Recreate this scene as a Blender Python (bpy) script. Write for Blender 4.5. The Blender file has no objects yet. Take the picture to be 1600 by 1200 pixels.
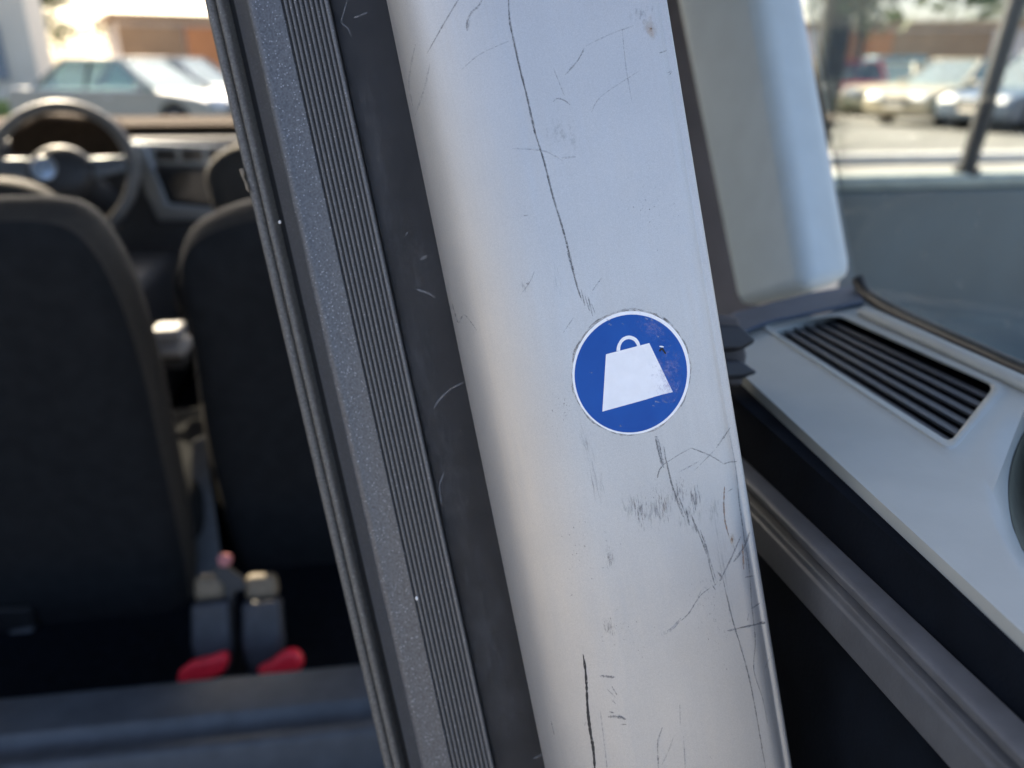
import bpy, bmesh, math, random
from mathutils import Vector, Matrix, Euler
from mathutils.bvhtree import BVHTree

random.seed(11)
R = math.radians
SC = bpy.context.scene
COL = SC.collection

# ------------------------------------------------------------------ camera
F = 1202.0                                   # focal length in pixels of a 1600 x 1200 frame
PITCH, YAW, CAM_Z = 22.2, 7.9, 1.25
FOCUS = 0.352
cam_d = bpy.data.cameras.new('camera')
cam = bpy.data.objects.new('camera', cam_d)
COL.objects.link(cam)
cam.location = (0, 0, CAM_Z)
cam.rotation_euler = (R(90 - PITCH), 0, R(-YAW))
cam_d.sensor_width = 36
cam_d.lens = F / 1600 * 36
cam_d.clip_start = 0.01
cam_d.clip_end = 3000
cam_d.dof.use_dof = True
cam_d.dof.focus_distance = FOCUS
cam_d.dof.aperture_fstop = 4.9
SC.camera = cam

# ------------------------------------------------------------------ sky, sun, exposure
SUN_EL, SUN_AZ = 36.0, -28.0                  # azimuth from straight ahead (+Y), negative = left
w = bpy.data.worlds.new('World')
SC.world = w
w.use_nodes = True
wn = w.node_tree
sky = wn.nodes.new('ShaderNodeTexSky')
sky.sky_type = 'NISHITA'
sky.sun_disc = False
sky.sun_elevation = R(SUN_EL)
sky.sun_rotation = R(SUN_AZ)
sky.air_density = 0.7
sky.dust_density = 5.0
sky.ozone_density = 0.6
wn.links.new(sky.outputs[0], wn.nodes['Background'].inputs[0])
wn.nodes['Background'].inputs[1].default_value = 0.15
sun_d = bpy.data.lights.new('sun', 'SUN')
sun_d.energy = 3.4
sun_d.angle = R(0.5)
sun_d.color = (1.0, 0.83, 0.60)
sun = bpy.data.objects.new('sun', sun_d)
COL.objects.link(sun)
sd = Vector((math.sin(R(SUN_AZ)) * math.cos(R(SUN_EL)), math.cos(R(SUN_AZ)) * math.cos(R(SUN_EL)), math.sin(R(SUN_EL))))
sun.rotation_euler = (-sd).to_track_quat('-Z', 'Y').to_euler()
sun.location = sd * 50
SC.view_settings.view_transform = 'Standard'
SC.view_settings.look = 'None'
SC.view_settings.gamma = 1.0
SC.view_settings.use_curve_mapping = False
SC.view_settings.exposure = 1.85
SC.render.engine = 'CYCLES'
SC.cycles.use_denoising = True
SC.cycles.max_bounces = 10
SC.cycles.transparent_max_bounces = 24
SC.cycles.caustics_reflective = False
SC.cycles.caustics_refractive = False

# ------------------------------------------------------------------ ray helpers (lay out points on real planes)
CROT = Euler((R(90 - PITCH), 0, R(-YAW))).to_matrix()
C0 = Vector((0, 0, CAM_Z))
def ray(px, py): return CROT @ Vector(((px - 800) / F, -(py - 600) / F, -1.0))
def at_d(px, py, d): return C0 + ray(px, py) * d
def on_plane(px, py, p, n):
    r = ray(px, py)
    return C0 + r * ((p - C0).dot(n) / r.dot(n))
def on_z(px, py, z): return on_plane(px, py, Vector((0, 0, z)), Vector((0, 0, 1)))
def on_y(px, py, y): return on_plane(px, py, Vector((0, y, 0)), Vector((0, 1, 0)))
def on_x(px, py, x): return on_plane(px, py, Vector((x, 0, 0)), Vector((1, 0, 0)))

# ------------------------------------------------------------------ materials
MATS = {}
def mat(name, col, rough=0.5, metal=0.0, var=0.0, vscale=20.0, bump=0.0, bscale=200.0, spec=0.5, coat=0.0,
        col2=None, detail=3.0, uv=None, emit=None, estr=0.0):
    m = bpy.data.materials.new(name); MATS[name] = m
    m.use_nodes = True
    nt = m.node_tree; b = nt.nodes['Principled BSDF']
    b.inputs['Base Color'].default_value = (*col, 1)
    b.inputs['Roughness'].default_value = rough
    b.inputs['Metallic'].default_value = metal
    b.inputs['Specular IOR Level'].default_value = spec
    b.inputs['Coat Weight'].default_value = coat
    if emit:
        b.inputs['Emission Color'].default_value = (*emit, 1); b.inputs['Emission Strength'].default_value = estr
    tc = nt.nodes.new('ShaderNodeTexCoord')
    src = tc.outputs['UV' if uv else 'Object']
    if uv:
        mp = nt.nodes.new('ShaderNodeMapping'); mp.inputs['Scale'].default_value = (uv[0], uv[1], 1)
        nt.links.new(src, mp.inputs[0]); src = mp.outputs[0]
    if var > 0 or col2:
        n = nt.nodes.new('ShaderNodeTexNoise'); n.inputs['Scale'].default_value = vscale; n.inputs['Detail'].default_value = detail
        nt.links.new(src, n.inputs['Vector'])
        rp = nt.nodes.new('ShaderNodeValToRGB')
        c2 = col2 if col2 else tuple(c * (1 + var) for c in col)
        c1 = col if col2 else tuple(c * (1 - var) for c in col)
        rp.color_ramp.elements[0].position = 0.35; rp.color_ramp.elements[1].position = 0.65
        rp.color_ramp.elements[0].color = (*c1, 1); rp.color_ramp.elements[1].color = (*c2, 1)
        nt.links.new(n.outputs['Fac'], rp.inputs[0]); nt.links.new(rp.outputs[0], b.inputs['Base Color'])
    if bump > 0:
        n = nt.nodes.new('ShaderNodeTexNoise'); n.inputs['Scale'].default_value = bscale; n.inputs['Detail'].default_value = 2
        nt.links.new(src, n.inputs['Vector'])
        bp = nt.nodes.new('ShaderNodeBump'); bp.inputs['Strength'].default_value = bump; bp.inputs['Distance'].default_value = 0.3 / bscale
        nt.links.new(n.outputs['Fac'], bp.inputs['Height']); nt.links.new(bp.outputs[0], b.inputs['Normal'])
    return m

def glass_mat(name, tint, gloss=0.08, rough=0.0):
    m = bpy.data.materials.new(name); MATS[name] = m; m.use_nodes = True
    nt = m.node_tree; nt.nodes.clear()
    out = nt.nodes.new('ShaderNodeOutputMaterial'); mix = nt.nodes.new('ShaderNodeMixShader')
    t = nt.nodes.new('ShaderNodeBsdfTransparent'); g = nt.nodes.new('ShaderNodeBsdfGlossy')
    lw = nt.nodes.new('ShaderNodeLayerWeight'); lw.inputs['Blend'].default_value = 0.12
    mul = nt.nodes.new('ShaderNodeMath'); mul.operation = 'MULTIPLY_ADD'; mul.inputs[1].default_value = 0.6; mul.inputs[2].default_value = gloss
    t.inputs[0].default_value = (*tint, 1); g.inputs['Roughness'].default_value = rough
    nt.links.new(lw.outputs['Fresnel'], mul.inputs[0]); nt.links.new(mul.outputs[0], mix.inputs[0])
    nt.links.new(t.outputs[0], mix.inputs[1]); nt.links.new(g.outputs[0], mix.inputs[2]); nt.links.new(mix.outputs[0], out.inputs[0])
    return m

def mark_mat(name, col, amount, scale, lo, hi, uvs=(1, 1), rough=0.6, soft=None):
    """a mark whose cover is broken up by noise; soft = fades towards the edge of its -1..1 UV square"""
    m = bpy.data.materials.new(name); MATS[name] = m; m.use_nodes = True
    nt = m.node_tree; nt.nodes.clear()
    out = nt.nodes.new('ShaderNodeOutputMaterial'); mix = nt.nodes.new('ShaderNodeMixShader')
    t = nt.nodes.new('ShaderNodeBsdfTransparent'); b = nt.nodes.new('ShaderNodeBsdfPrincipled')
    b.inputs['Base Color'].default_value = (*col, 1); b.inputs['Roughness'].default_value = rough
    tc = nt.nodes.new('ShaderNodeTexCoord'); mp = nt.nodes.new('ShaderNodeMapping')
    mp.inputs['Scale'].default_value = (uvs[0], uvs[1], 1)
    oi = nt.nodes.new('ShaderNodeObjectInfo')
    nt.links.new(tc.outputs['UV'], mp.inputs[0])
    n = nt.nodes.new('ShaderNodeTexNoise'); n.noise_dimensions = '4D'; n.inputs['Scale'].default_value = scale; n.inputs['Detail'].default_value = 4; n.inputs['Roughness'].default_value = 0.7
    mw = nt.nodes.new('ShaderNodeMath'); mw.operation = 'MULTIPLY'; mw.inputs[1].default_value = 50
    nt.links.new(oi.outputs['Random'], mw.inputs[0]); nt.links.new(mw.outputs[0], n.inputs['W'])
    nt.links.new(mp.outputs[0], n.inputs['Vector'])
    mr = nt.nodes.new('ShaderNodeMapRange'); mr.inputs[1].default_value = lo; mr.inputs[2].default_value = hi; mr.inputs[4].default_value = amount
    fac = n.outputs['Fac']
    if soft:
        ln = nt.nodes.new('ShaderNodeVectorMath'); ln.operation = 'LENGTH'; nt.links.new(tc.outputs['UV'], ln.inputs[0])
        fo = nt.nodes.new('ShaderNodeMapRange'); fo.inputs[1].default_value = 1.0; fo.inputs[2].default_value = 0.1; fo.inputs[3].default_value = -soft; fo.inputs[4].default_value = 0.0
        nt.links.new(ln.outputs['Value'], fo.inputs[0])
        ad = nt.nodes.new('ShaderNodeMath'); ad.operation = 'ADD'
        nt.links.new(fac, ad.inputs[0]); nt.links.new(fo.outputs[0], ad.inputs[1]); fac = ad.outputs[0]
    nt.links.new(fac, mr.inputs[0])
    nt.links.new(mr.outputs[0], mix.inputs[0]); nt.links.new(t.outputs[0], mix.inputs[1]); nt.links.new(b.outputs[0], mix.inputs[2])
    nt.links.new(mix.outputs[0], out.inputs[0])
    return m

# silver lacquer: satin metal flake with faint brushing along the post
def silver_mat():
    m = mat('silver', (0.62, 0.61, 0.59), 0.38, 0.60)
    nt = m.node_tree; b = nt.nodes['Principled BSDF']
    tc = nt.nodes.new('ShaderNodeTexCoord')
    n = nt.nodes.new('ShaderNodeTexNoise'); n.inputs['Scale'].default_value = 3200; n.inputs['Detail'].default_value = 1
    nt.links.new(tc.outputs['Object'], n.inputs['Vector'])
    n2 = nt.nodes.new('ShaderNodeTexNoise'); n2.inputs['Scale'].default_value = 28; n2.inputs['Detail'].default_value = 5
    nt.links.new(tc.outputs['Object'], n2.inputs['Vector'])
    mp = nt.nodes.new('ShaderNodeMapping'); mp.inputs['Scale'].default_value = (900, 14, 1); nt.links.new(tc.outputs['UV'], mp.inputs[0])
    n3 = nt.nodes.new('ShaderNodeTexNoise'); n3.inputs['Scale'].default_value = 1; n3.inputs['Detail'].default_value = 3
    nt.links.new(mp.outputs[0], n3.inputs['Vector'])
    rp = nt.nodes.new('ShaderNodeValToRGB')
    rp.color_ramp.elements[0].position = 0.3; rp.color_ramp.elements[0].color = (0.47, 0.463, 0.445, 1)
    rp.color_ramp.elements[1].position = 0.7; rp.color_ramp.elements[1].color = (0.585, 0.575, 0.55, 1)
    nt.links.new(n.outputs['Fac'], rp.inputs[0])
    mx = nt.nodes.new('ShaderNodeMixRGB'); mx.blend_type = 'MULTIPLY'; mx.inputs[0].default_value = 1.0
    rp2 = nt.nodes.new('ShaderNodeValToRGB')
    rp2.color_ramp.elements[0].position = 0.25; rp2.color_ramp.elements[0].color = (0.93, 0.93, 0.93, 1)
    rp2.color_ramp.elements[1].position = 0.75; rp2.color_ramp.elements[1].color = (1.0, 1.0, 1.0, 1)
    nt.links.new(n2.outputs['Fac'], rp2.inputs[0])
    nt.links.new(rp.outputs[0], mx.inputs[1]); nt.links.new(rp2.outputs[0], mx.inputs[2])
    nt.links.new(mx.outputs[0], b.inputs['Base Color'])
    mr = nt.nodes.new('ShaderNodeMapRange'); mr.inputs[1].default_value = 0.3; mr.inputs[2].default_value = 0.7; mr.inputs[3].default_value = 0.40; mr.inputs[4].default_value = 0.52
    nt.links.new(n3.outputs['Fac'], mr.inputs[0]); nt.links.new(mr.outputs[0], b.inputs['Roughness'])
    ad = nt.nodes.new('ShaderNodeMath'); ad.operation = 'ADD'
    nt.links.new(n.outputs['Fac'], ad.inputs[0]); nt.links.new(n3.outputs['Fac'], ad.inputs[1])
    bp = nt.nodes.new('ShaderNodeBump'); bp.inputs['Strength'].default_value = 0.16; bp.inputs['Distance'].default_value = 0.0001
    nt.links.new(ad.outputs[0], bp.inputs['Height']); nt.links.new(bp.outputs[0], b.inputs['Normal'])
    return m
silver_mat()
mat('grain_plastic', (0.050, 0.053, 0.058), 0.36, 0, 0, 900, 0.8, 900, spec=0.7, col2=(0.105, 0.111, 0.122))
mat('rib_plastic', (0.125, 0.125, 0.127), 0.42, 0, 0.35, 1500, 0.6, 1800, spec=0.7)
mat('seal_rubber', (0.115, 0.110, 0.10), 0.5, 0, 0.35, 900, 0.5, 1600)
mat('dark_rubber', (0.008, 0.009, 0.010), 0.7, 0)
mat('sheet_rubber', (0.014, 0.0152, 0.0175), 0.62, 0, 0.25, 60, 0.25, 2500, col2=(0.021, 0.022, 0.025), detail=6, spec=0.35)
mat('sticker_white', (0.88, 0.88, 0.88), 0.35, 0, 0.03, 150, 0.15, 500)
mat('sticker_blue', (0.004, 0.070, 0.33), 0.30, 0, 0, 50, 0.10, 900, spec=0.25, coat=0.0, col2=(0.006, 0.085, 0.37))
mark_mat('glue_dirt', (0.15, 0.125, 0.10), 0.75, 5, 0.42, 0.66, (1, 1))
mark_mat('scratch_dark', (0.15, 0.15, 0.155), 0.66, 3.4, 0.34, 0.64, (1, 1))
mark_mat('scratch_long', (0.08, 0.08, 0.085), 0.80, 3.0, 0.32, 0.58, (1, 1))
mark_mat('scratch_black', (0.02, 0.02, 0.022), 0.95, 2.4, 0.32, 0.42, (1, 1))
mark_mat('scratch_grey', (0.24, 0.245, 0.255), 0.5, 2.2, 0.36, 0.60, (1, 1))
mark_mat('scratch_faint', (0.34, 0.35, 0.37), 0.38, 1.8, 0.36, 0.66, (1, 1))
mark_mat('painted_highlight', (0.85, 0.85, 0.84), 0.55, 3.0, 0.42, 0.62, (1, 1), rough=0.3)
mark_mat('scratch_brown', (0.34, 0.20, 0.12), 0.65, 2.0, 0.32, 0.55, (1, 1))
mark_mat('fibre_light', (0.45, 0.47, 0.50), 0.34, 1.0, 0.26, 0.58, (1, 1))
mark_mat('rust', (0.16, 0.050, 0.012), 0.95, 2.0, 0.25, 0.55, (1, 1), soft=0.5)
mark_mat('rust_halo', (0.50, 0.32, 0.14), 0.35, 1.5, 0.20, 0.60, (1, 1), soft=0.4)
mark_mat('smudge', (0.18, 0.165, 0.17), 0.62, 3.0, 0.44, 0.62, (4.2, 1.0), soft=0.28)
mark_mat('smudge_soft', (0.25, 0.25, 0.255), 0.40, 2.5, 0.44, 0.72, (3.0, 0.9), soft=0.25)
mark_mat('speckle', (0.14, 0.13, 0.13), 0.8, 24, 0.60, 0.67, (1, 1), soft=0.10)
mark_mat('dust', (0.42, 0.44, 0.47), 0.09, 9, 0.36, 0.66, (1, 1), soft=0.26)
mark_mat('water_mark', (0.60, 0.64, 0.66), 0.22, 2, 0.25, 0.60, (1, 1), soft=0.35)
mark_mat('painted_sheen', (0.40, 0.36, 0.62), 0.42, 6, 0.38, 0.72, (1, 1), soft=0.22, rough=0.25)
mat('chip_white', (0.7, 0.68, 0.64), 0.7, 0, 0.2, 600)
mat('panel_grey', (0.345, 0.365, 0.345), 0.55, 0, 0.03, 40, 0.25, 1100)
mat('pillar_grey', (0.46, 0.54, 0.555), 0.6, 0, 0.03, 30, 0.2, 900)
mat('base_blue', (0.045, 0.062, 0.092), 0.55, 0, 0.1, 40)
mat('brown_trim', (0.095, 0.080, 0.072), 0.7, 0, 0.1, 20)
mat('black_plastic', (0.018, 0.019, 0.021), 0.5, 0, 0.2, 40, 0.2, 600)
mat('slat_plastic', (0.050, 0.054, 0.062), 0.5, 0, 0.15, 300, 0.2, 900, spec=0.3)
mat('rail_grey', (0.075, 0.080, 0.088), 0.6, 0, 0.12, 60, 0.2, 500)
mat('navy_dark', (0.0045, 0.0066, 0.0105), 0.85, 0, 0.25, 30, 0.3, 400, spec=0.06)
mat('carpet', (0.005, 0.007, 0.011), 0.95, 0, 0.3, 60, 0.5, 500, spec=0.08)
mat('step_grey', (0.060, 0.068, 0.080), 0.55, 0, 0.15, 30, 0.2, 500)
mat('seat_fabric', (0.0165, 0.0180, 0.0200), 0.95, 0, 0.12, 40, 0.4, 900, spec=0.08)
mat('seat_side', (0.034, 0.030, 0.025), 0.8, 0, 0.15, 100, 0.3, 700)
mat('red_plastic', (1.0, 0.030, 0.055), 0.35, 0, 0.08, 60, emit=None)
mat('cream', (0.17, 0.135, 0.09), 0.6, 0, 0.1, 80)
mat('housing_grey', (0.035, 0.038, 0.047), 0.5, 0, 0.15, 80)
mat('latch_grey', (0.09, 0.10, 0.115), 0.45)
mat('pink', (0.45, 0.16, 0.16), 0.5)
mat('pale_plastic', (0.42, 0.42, 0.42), 0.5, 0, 0.05, 60)
mat('dash', (0.050, 0.052, 0.056), 0.5, 0, 0.15, 40, 0.2, 500)
mat('dash_top', (0.050, 0.034, 0.022), 0.9, 0, 0.15, 40, 0.2, 500, spec=0.05)
mat('satin_trim', (0.28, 0.31, 0.34), 0.3, 0.7)
mat('screen', (0.02, 0.024, 0.03), 0.12, 0)
mat('wheel_leather', (0.16, 0.155, 0.145), 0.42, 0, 0.15, 80)
mat('emblem', (0.55, 0.68, 0.85), 0.25, 0.4)
mat('body_silver', (0.55, 0.55, 0.53), 0.4, 0.4)
mat('liner', (0.26, 0.28, 0.30), 0.8, 0, 0.05, 30)
glass_mat('clear_glass', (0.97, 0.98, 0.975), 0.01)
glass_mat('tint_glass', (0.965, 0.992, 0.98), 0.012)
glass_mat('quarter_glass', (0.95, 0.985, 0.97), 0.03)
glass_mat('light_cut_glass', (0.35, 0.37, 0.37), 0.04)
glass_mat('car_glass', (0.70, 0.80, 0.78), 0.12)
mat('tyre', (0.02, 0.02, 0.021), 0.85)
mat('rim', (0.55, 0.56, 0.57), 0.3, 0.8)
mat('lamp_red', (0.45, 0.02, 0.02), 0.25)
mat('lamp_clear', (0.45, 0.47, 0.48), 0.4, 0.0)
mat('ground', (0.26, 0.25, 0.225), 0.9, 0, 0.12, 1.3, 0.4, 60, detail=8)
mat('asphalt', (0.15, 0.148, 0.13), 0.9, 0, 0.15, 2.0, 0.5, 80, detail=8)
mat('kerb', (0.45, 0.44, 0.42), 0.85, 0, 0.1, 4)
mat('grass', (0.16, 0.20, 0.05), 0.9, 0, 0.3, 6)
mat('white_wall', (0.66, 0.60, 0.50), 0.85, 0, 0.04, 2)
mat('orange_wall', (0.52, 0.22, 0.09), 0.85, 0, 0.1, 1.5)
mat('brown_wall', (0.34, 0.22, 0.13), 0.85, 0, 0.1, 1.5)
mat('pale_wall', (0.58, 0.50, 0.46), 0.85, 0, 0.06, 1.5)
mat('pane_dark', (0.17, 0.22, 0.27), 0.1)
mat('bark', (0.050, 0.045, 0.034), 0.9, 0, 0.3, 12)
mat('leaf', (0.08, 0.11, 0.035), 0.7, 0, 0.4, 3)
M = MATS

def painted_glints(name, scale, thr, col):  # pale dots mixed into the base colour as painted sparkle
    nt = M[name].node_tree; b = nt.nodes['Principled BSDF']
    src = b.inputs['Base Color'].links[0].from_socket
    tc = nt.nodes.new('ShaderNodeTexCoord'); vo = nt.nodes.new('ShaderNodeTexVoronoi'); vo.inputs['Scale'].default_value = scale
    nt.links.new(tc.outputs['Object'], vo.inputs['Vector'])
    lt = nt.nodes.new('ShaderNodeMath'); lt.operation = 'LESS_THAN'; lt.inputs[1].default_value = thr
    nt.links.new(vo.outputs['Distance'], lt.inputs[0])
    mx = nt.nodes.new('ShaderNodeMixRGB'); mx.inputs[2].default_value = (*col, 1)
    nt.links.new(lt.outputs[0], mx.inputs[0]); nt.links.new(src, mx.inputs[1]); nt.links.new(mx.outputs[0], b.inputs['Base Color'])
painted_glints('grain_plastic', 620, 0.13, (0.62, 0.65, 0.70)); painted_glints('rib_plastic', 420, 0.11, (0.5, 0.5, 0.52)); painted_glints('seal_rubber', 420, 0.10, (0.45, 0.44, 0.42))
# ------------------------------------------------------------------ object helpers
def empty(name, loc, label, cat, group=None):
    o = bpy.data.objects.new(name, None); COL.objects.link(o)
    o.location = loc; o.empty_display_size = 0.05
    o['label'] = label; o['category'] = cat
    if group: o['group'] = group
    return o
def wloc(p):
    v = Vector((0, 0, 0))
    while p: v = v + p.location; p = p.parent
    return v
def mesh(name, verts, faces, material, parent=None, smooth=None, uvs=None, bevel=None, sub=0, rot=None):
    me = bpy.data.meshes.new(name)
    off = wloc(parent)
    me.from_pydata([tuple(Vector(v) - off) for v in verts], [], faces)
    if uvs:
        l = me.uv_layers.new(name='UVMap')
        for li, lp in enumerate(me.loops): l.data[li].uv = uvs[lp.vertex_index]
    bm = bmesh.new(); bm.from_mesh(me)
    if not uvs: bmesh.ops.remove_doubles(bm, verts=bm.verts, dist=1e-6)
    bmesh.ops.recalc_face_normals(bm, faces=bm.faces); bm.to_mesh(me); bm.free()
    if smooth is not None:
        for p in me.polygons: p.use_smooth = True
        me.set_sharp_from_angle(angle=R(smooth))
    me.materials.append(material if not isinstance(material, str) else M[material])
    o = bpy.data.objects.new(name, me); COL.objects.link(o); o.parent = parent
    if bevel:
        md = o.modifiers.new('bevel', 'BEVEL'); md.width = bevel; md.segments = 3; md.limit_method = 'ANGLE'; md.angle_limit = R(30)
        for p in me.polygons: p.use_smooth = True
        me.set_sharp_from_angle(angle=R(80))
    if sub:
        md = o.modifiers.new('sub', 'SUBSURF'); md.levels = sub; md.render_levels = sub
        for p in me.polygons: p.use_smooth = True
    return o
def struct(o, kind='structure'): o['kind'] = kind; return o
def boxv(x0, x1, y0, y1, z0, z1):
    v = [Vector((x, y, z)) for z in (z0, z1) for y in (y0, y1) for x in (x0, x1)]
    f = [(0, 2, 3, 1), (4, 5, 7, 6), (0, 1, 5, 4), (2, 6, 7, 3), (0, 4, 6, 2), (1, 3, 7, 5)]
    return v, f
def box(name, x0, x1, y0, y1, z0, z1, m, parent=None, bevel=None):
    v, f = boxv(x0, x1, y0, y1, z0, z1)
    return mesh(name, v, f, m, parent, bevel=bevel)
def loft(rings, closed=True, caps=True):
    n = len(rings[0]); v = [p for r in rings for p in r]; f = []
    for i in range(len(rings) - 1):
        for j in range(n if closed else n - 1):
            k = (j + 1) % n
            f.append((i * n + j, i * n + k, (i + 1) * n + k, (i + 1) * n + j))
    if caps and closed:
        f.append(tuple(range(n))[::-1]); f.append(tuple((len(rings) - 1) * n + j for j in range(n)))
    return v, f
def prism(name, pts, offset, m, parent=None, bevel=None, smooth=None, sub=0):
    """polygon (world points) thickened by the vector offset"""
    off = Vector(offset); v, f = loft([[Vector(p) for p in pts], [Vector(p) + off for p in pts]])
    return mesh(name, v, f, m, parent, smooth=smooth, bevel=bevel, sub=sub)
def tube(name, pts, rad, m, parent=None, n=12, cyclic=False, sq=1.0):
    pts = [Vector(p) for p in pts]; rings = []
    for i, p in enumerate(pts):
        a = pts[i - 1] if (i > 0 or cyclic) else p
        b = pts[(i + 1) % len(pts)] if (i < len(pts) - 1 or cyclic) else p
        d = (b - a).normalized()
        up = Vector((0, 0, 1)) if abs(d.z) < 0.95 else Vector((0, 1, 0))
        x = d.cross(up).normalized(); y = x.cross(d)
        r = rad[i] if isinstance(rad, (list, tuple)) else rad
        rings.append([p + (x * math.cos(t) + y * math.sin(t) * sq) * r for t in [2 * math.pi * k / n for k in range(n)]])
    if cyclic: rings.append(rings[0])
    v, f = loft(rings, True, not cyclic)
    return mesh(name, v, f, m, parent, smooth=50)
def catmull(pts, k=6):
    out = []
    P = [pts[0]] + list(pts) + [pts[-1]]
    for i in range(1, len(P) - 2):
        p0, p1, p2, p3 = P[i - 1:i + 3]
        for j in range(k):
            t = j / k
            out.append(tuple(0.5 * ((2 * b) + (c - a) * t + (2 * a - 5 * b + 4 * c - d) * t * t + (3 * b - a - 3 * c + d) * t ** 3)
                             for a, b, c, d in zip(p0, p1, p2, p3)))
    out.append(tuple(pts[-1]))
    return out

# ================================================================== large structure: ground, road
v, f = boxv(-900, 900, -900, 900, -0.4, 0.0)
struct(mesh('ground', v, f, 'ground'))
yr0, yr1 = 11.0, 30.0
struct(box('road', -200, 200, yr0, yr1, -0.05, 0.006, 'asphalt'))
struct(box('pavement', -200, 200, 10.6, 10.99, 0.0, 0.12, 'kerb', bevel=0.02))

# ================================================================== the post and the ribbed trim (straight extrusions)
S0 = at_d(988, 584, 0.352)                                   # sticker centre
axis = (CROT @ Vector((1890, -9500, -1202))).normalized()    # down along the post
e2 = (C0 - S0); e2 = (e2 - axis * e2.dot(axis)).normalized()
e1 = e2.cross(axis).normalized()
if e1.dot(CROT @ Vector((1, 0, 0))) < 0: e1 = -e1
def pp(px, t, row=590):
    """cross-section point (s, t) in metres seen at column px of the given row, t metres towards the camera"""
    c = C0 - S0; r = ray(px, row)
    lam = (t - c.dot(e2)) / r.dot(e2)
    return (c.dot(e1) + lam * r.dot(e1), t)
A0, A1 = -0.42, 0.62
def ext(profile, a0=A0, a1=A1, n=2):
    rings = []
    for i in range(n):
        a = a0 + (a1 - a0) * i / (n - 1)
        rings.append([S0 + e1 * s + e2 * t + axis * a for s, t in profile])
    v, f = loft(rings)
    per = [0.0]
    for i in range(1, len(profile)): per.append(per[-1] + math.dist(profile[i], profile[i - 1]))
    uvs = [(per[j], a0 + (a1 - a0) * i / (n - 1)) for i in range(n) for j in range(len(profile))]
    return v, f, uvs
def bez(p0, p1, p2, p3, n):
    return [tuple((1 - t) ** 3 * a + 3 * (1 - t) ** 2 * t * b + 3 * (1 - t) * t * t * c + t ** 3 * d for a, b, c, d in zip(p0, p1, p2, p3))
            for t in [i / n for i in range(n + 1)]]

post = empty('metal_post', S0 + axis * A1, 'scratched silver metal post with a round blue weight sticker', 'post')
TA = R(19)
slope = math.tan(TA)
sl = -0.029; sr = 0.0310
P0 = (sl, -slope * sl)
sx, _ = pp(728, -0.024)
left = bez((sx + 0.016, -0.041), (sx + 0.004, -0.040), (sx, -0.034), (sx, -0.024), 8)[:-1] + \
       bez((sx, -0.024), (sx, 0.002), (P0[0] - 0.019 * math.cos(TA) * 1.25, P0[1] + 0.019 * math.sin(TA)), P0, 30)
rx, _ = pp(1137, -0.0215)
Q0 = (sr, -slope * sr)
v0 = (rx - 0.0040, Q0[1] - 0.0050)                       # shallow valley, then a rolled bead at the edge
right = bez(Q0, (sr + 0.0030, Q0[1] - 0.0030 * slope), (v0[0] - 0.0024, v0[1] + 0.0034), v0, 10)[1:] + \
        bez(v0, (v0[0] + 0.0006, v0[1] - 0.0004), (v0[0] + 0.0010, v0[1] - 0.0003), (v0[0] + 0.0018, v0[1] - 0.0005), 4)[1:] + \
        bez((v0[0] + 0.0018, v0[1] - 0.0005), (v0[0] + 0.0032, v0[1] - 0.0008), (rx, v0[1] - 0.0012), (rx, v0[1] - 0.0034), 8)[1:] + [(rx - 0.001, -0.030), (rx - 0.006, -0.041)]
rail_prof = left[:-1] + [tuple(a + (b - a) * i / 10 for a, b in zip(P0, Q0)) for i in range(11)] + right
RV, RF, RUV = ext(rail_prof, n=3)
tube_o = mesh('tube', RV, RF, 'silver', post, smooth=40, uvs=RUV)
RAIL = BVHTree.FromPolygons([tuple(v) for v in RV], RF[:-2])

trim = empty('ribbed_trim', S0 + axis * A1 + e1 * -0.11 + e2 * -0.043, 'black ribbed plastic trim strip running along the left of the silver post', 'trim')
T = -0.041
# flat rubber sheet between ribs and post
b0 = pp(637, T - 0.004); b1 = (0.03, T - 0.0035)
sheet_prof = [b0, b1, (b1[0], b1[1] - 0.004), (b0[0], b0[1] - 0.004)]
SV, SF, SUV = ext(sheet_prof)
mesh('rubber_sheet', SV, SF, 'sheet_rubber', trim, uvs=SUV)
SHEET = BVHTree.FromPolygons([tuple(v) for v in SV], SF)
# rib bed + nine ribs
r0 = pp(571, T - 0.0010); r1 = pp(641, T - 0.0010)
bed = [r0, r1, (r1[0], r1[1] - 0.008), (r0[0], r0[1] - 0.008)]
v, f, u = ext(bed); mesh('rib_bed', v, f, 'dark_rubber', trim, uvs=u)
NR = 9
for i in range(NR):
    w0 = r0[0] + 0.0006 + (r1[0] - r0[0] - 0.0006) * i / NR; w1 = r0[0] + 0.0006 + (r1[0] - r0[0] - 0.0006) * (i + 1) / NR
    cx = (w0 + w1) / 2; hw = (w1 - w0) / 2 * (0.66 if i < NR - 1 else 0.95)
    pr = [(cx + hw * math.cos(t), r0[1] - 0.0002 + 0.0015 * math.sin(t)) for t in [math.pi * k / 8 for k in range(9)]][::-1]
    v, f, u = ext(pr); mesh('rib', v, f, 'rib_plastic', trim, smooth=70, uvs=u)
# grained edge moulding with a rounded bead and a chamfer
m0 = pp(501, T - 0.020); m1 = pp(519, T - 0.0035); m2 = pp(536, T); m3 = pp(569.5, T + 0.0002)
mprof = [(m0[0], m0[1] - 0.004), m0] + [m1] + bez(m1, (m1[0] + 0.0012, m1[1] + 0.0052), (m2[0] - 0.0018, m2[1] + 0.0012), m2, 8)[1:] + [m3, (m3[0] + 0.0004, m3[1] - 0.0008), (m3[0] + 0.0004, m3[1] - 0.012)]
v, f, u = ext(mprof); mesh('edge_moulding', v, f, 'grain_plastic', trim, smooth=32, uvs=u)
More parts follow.
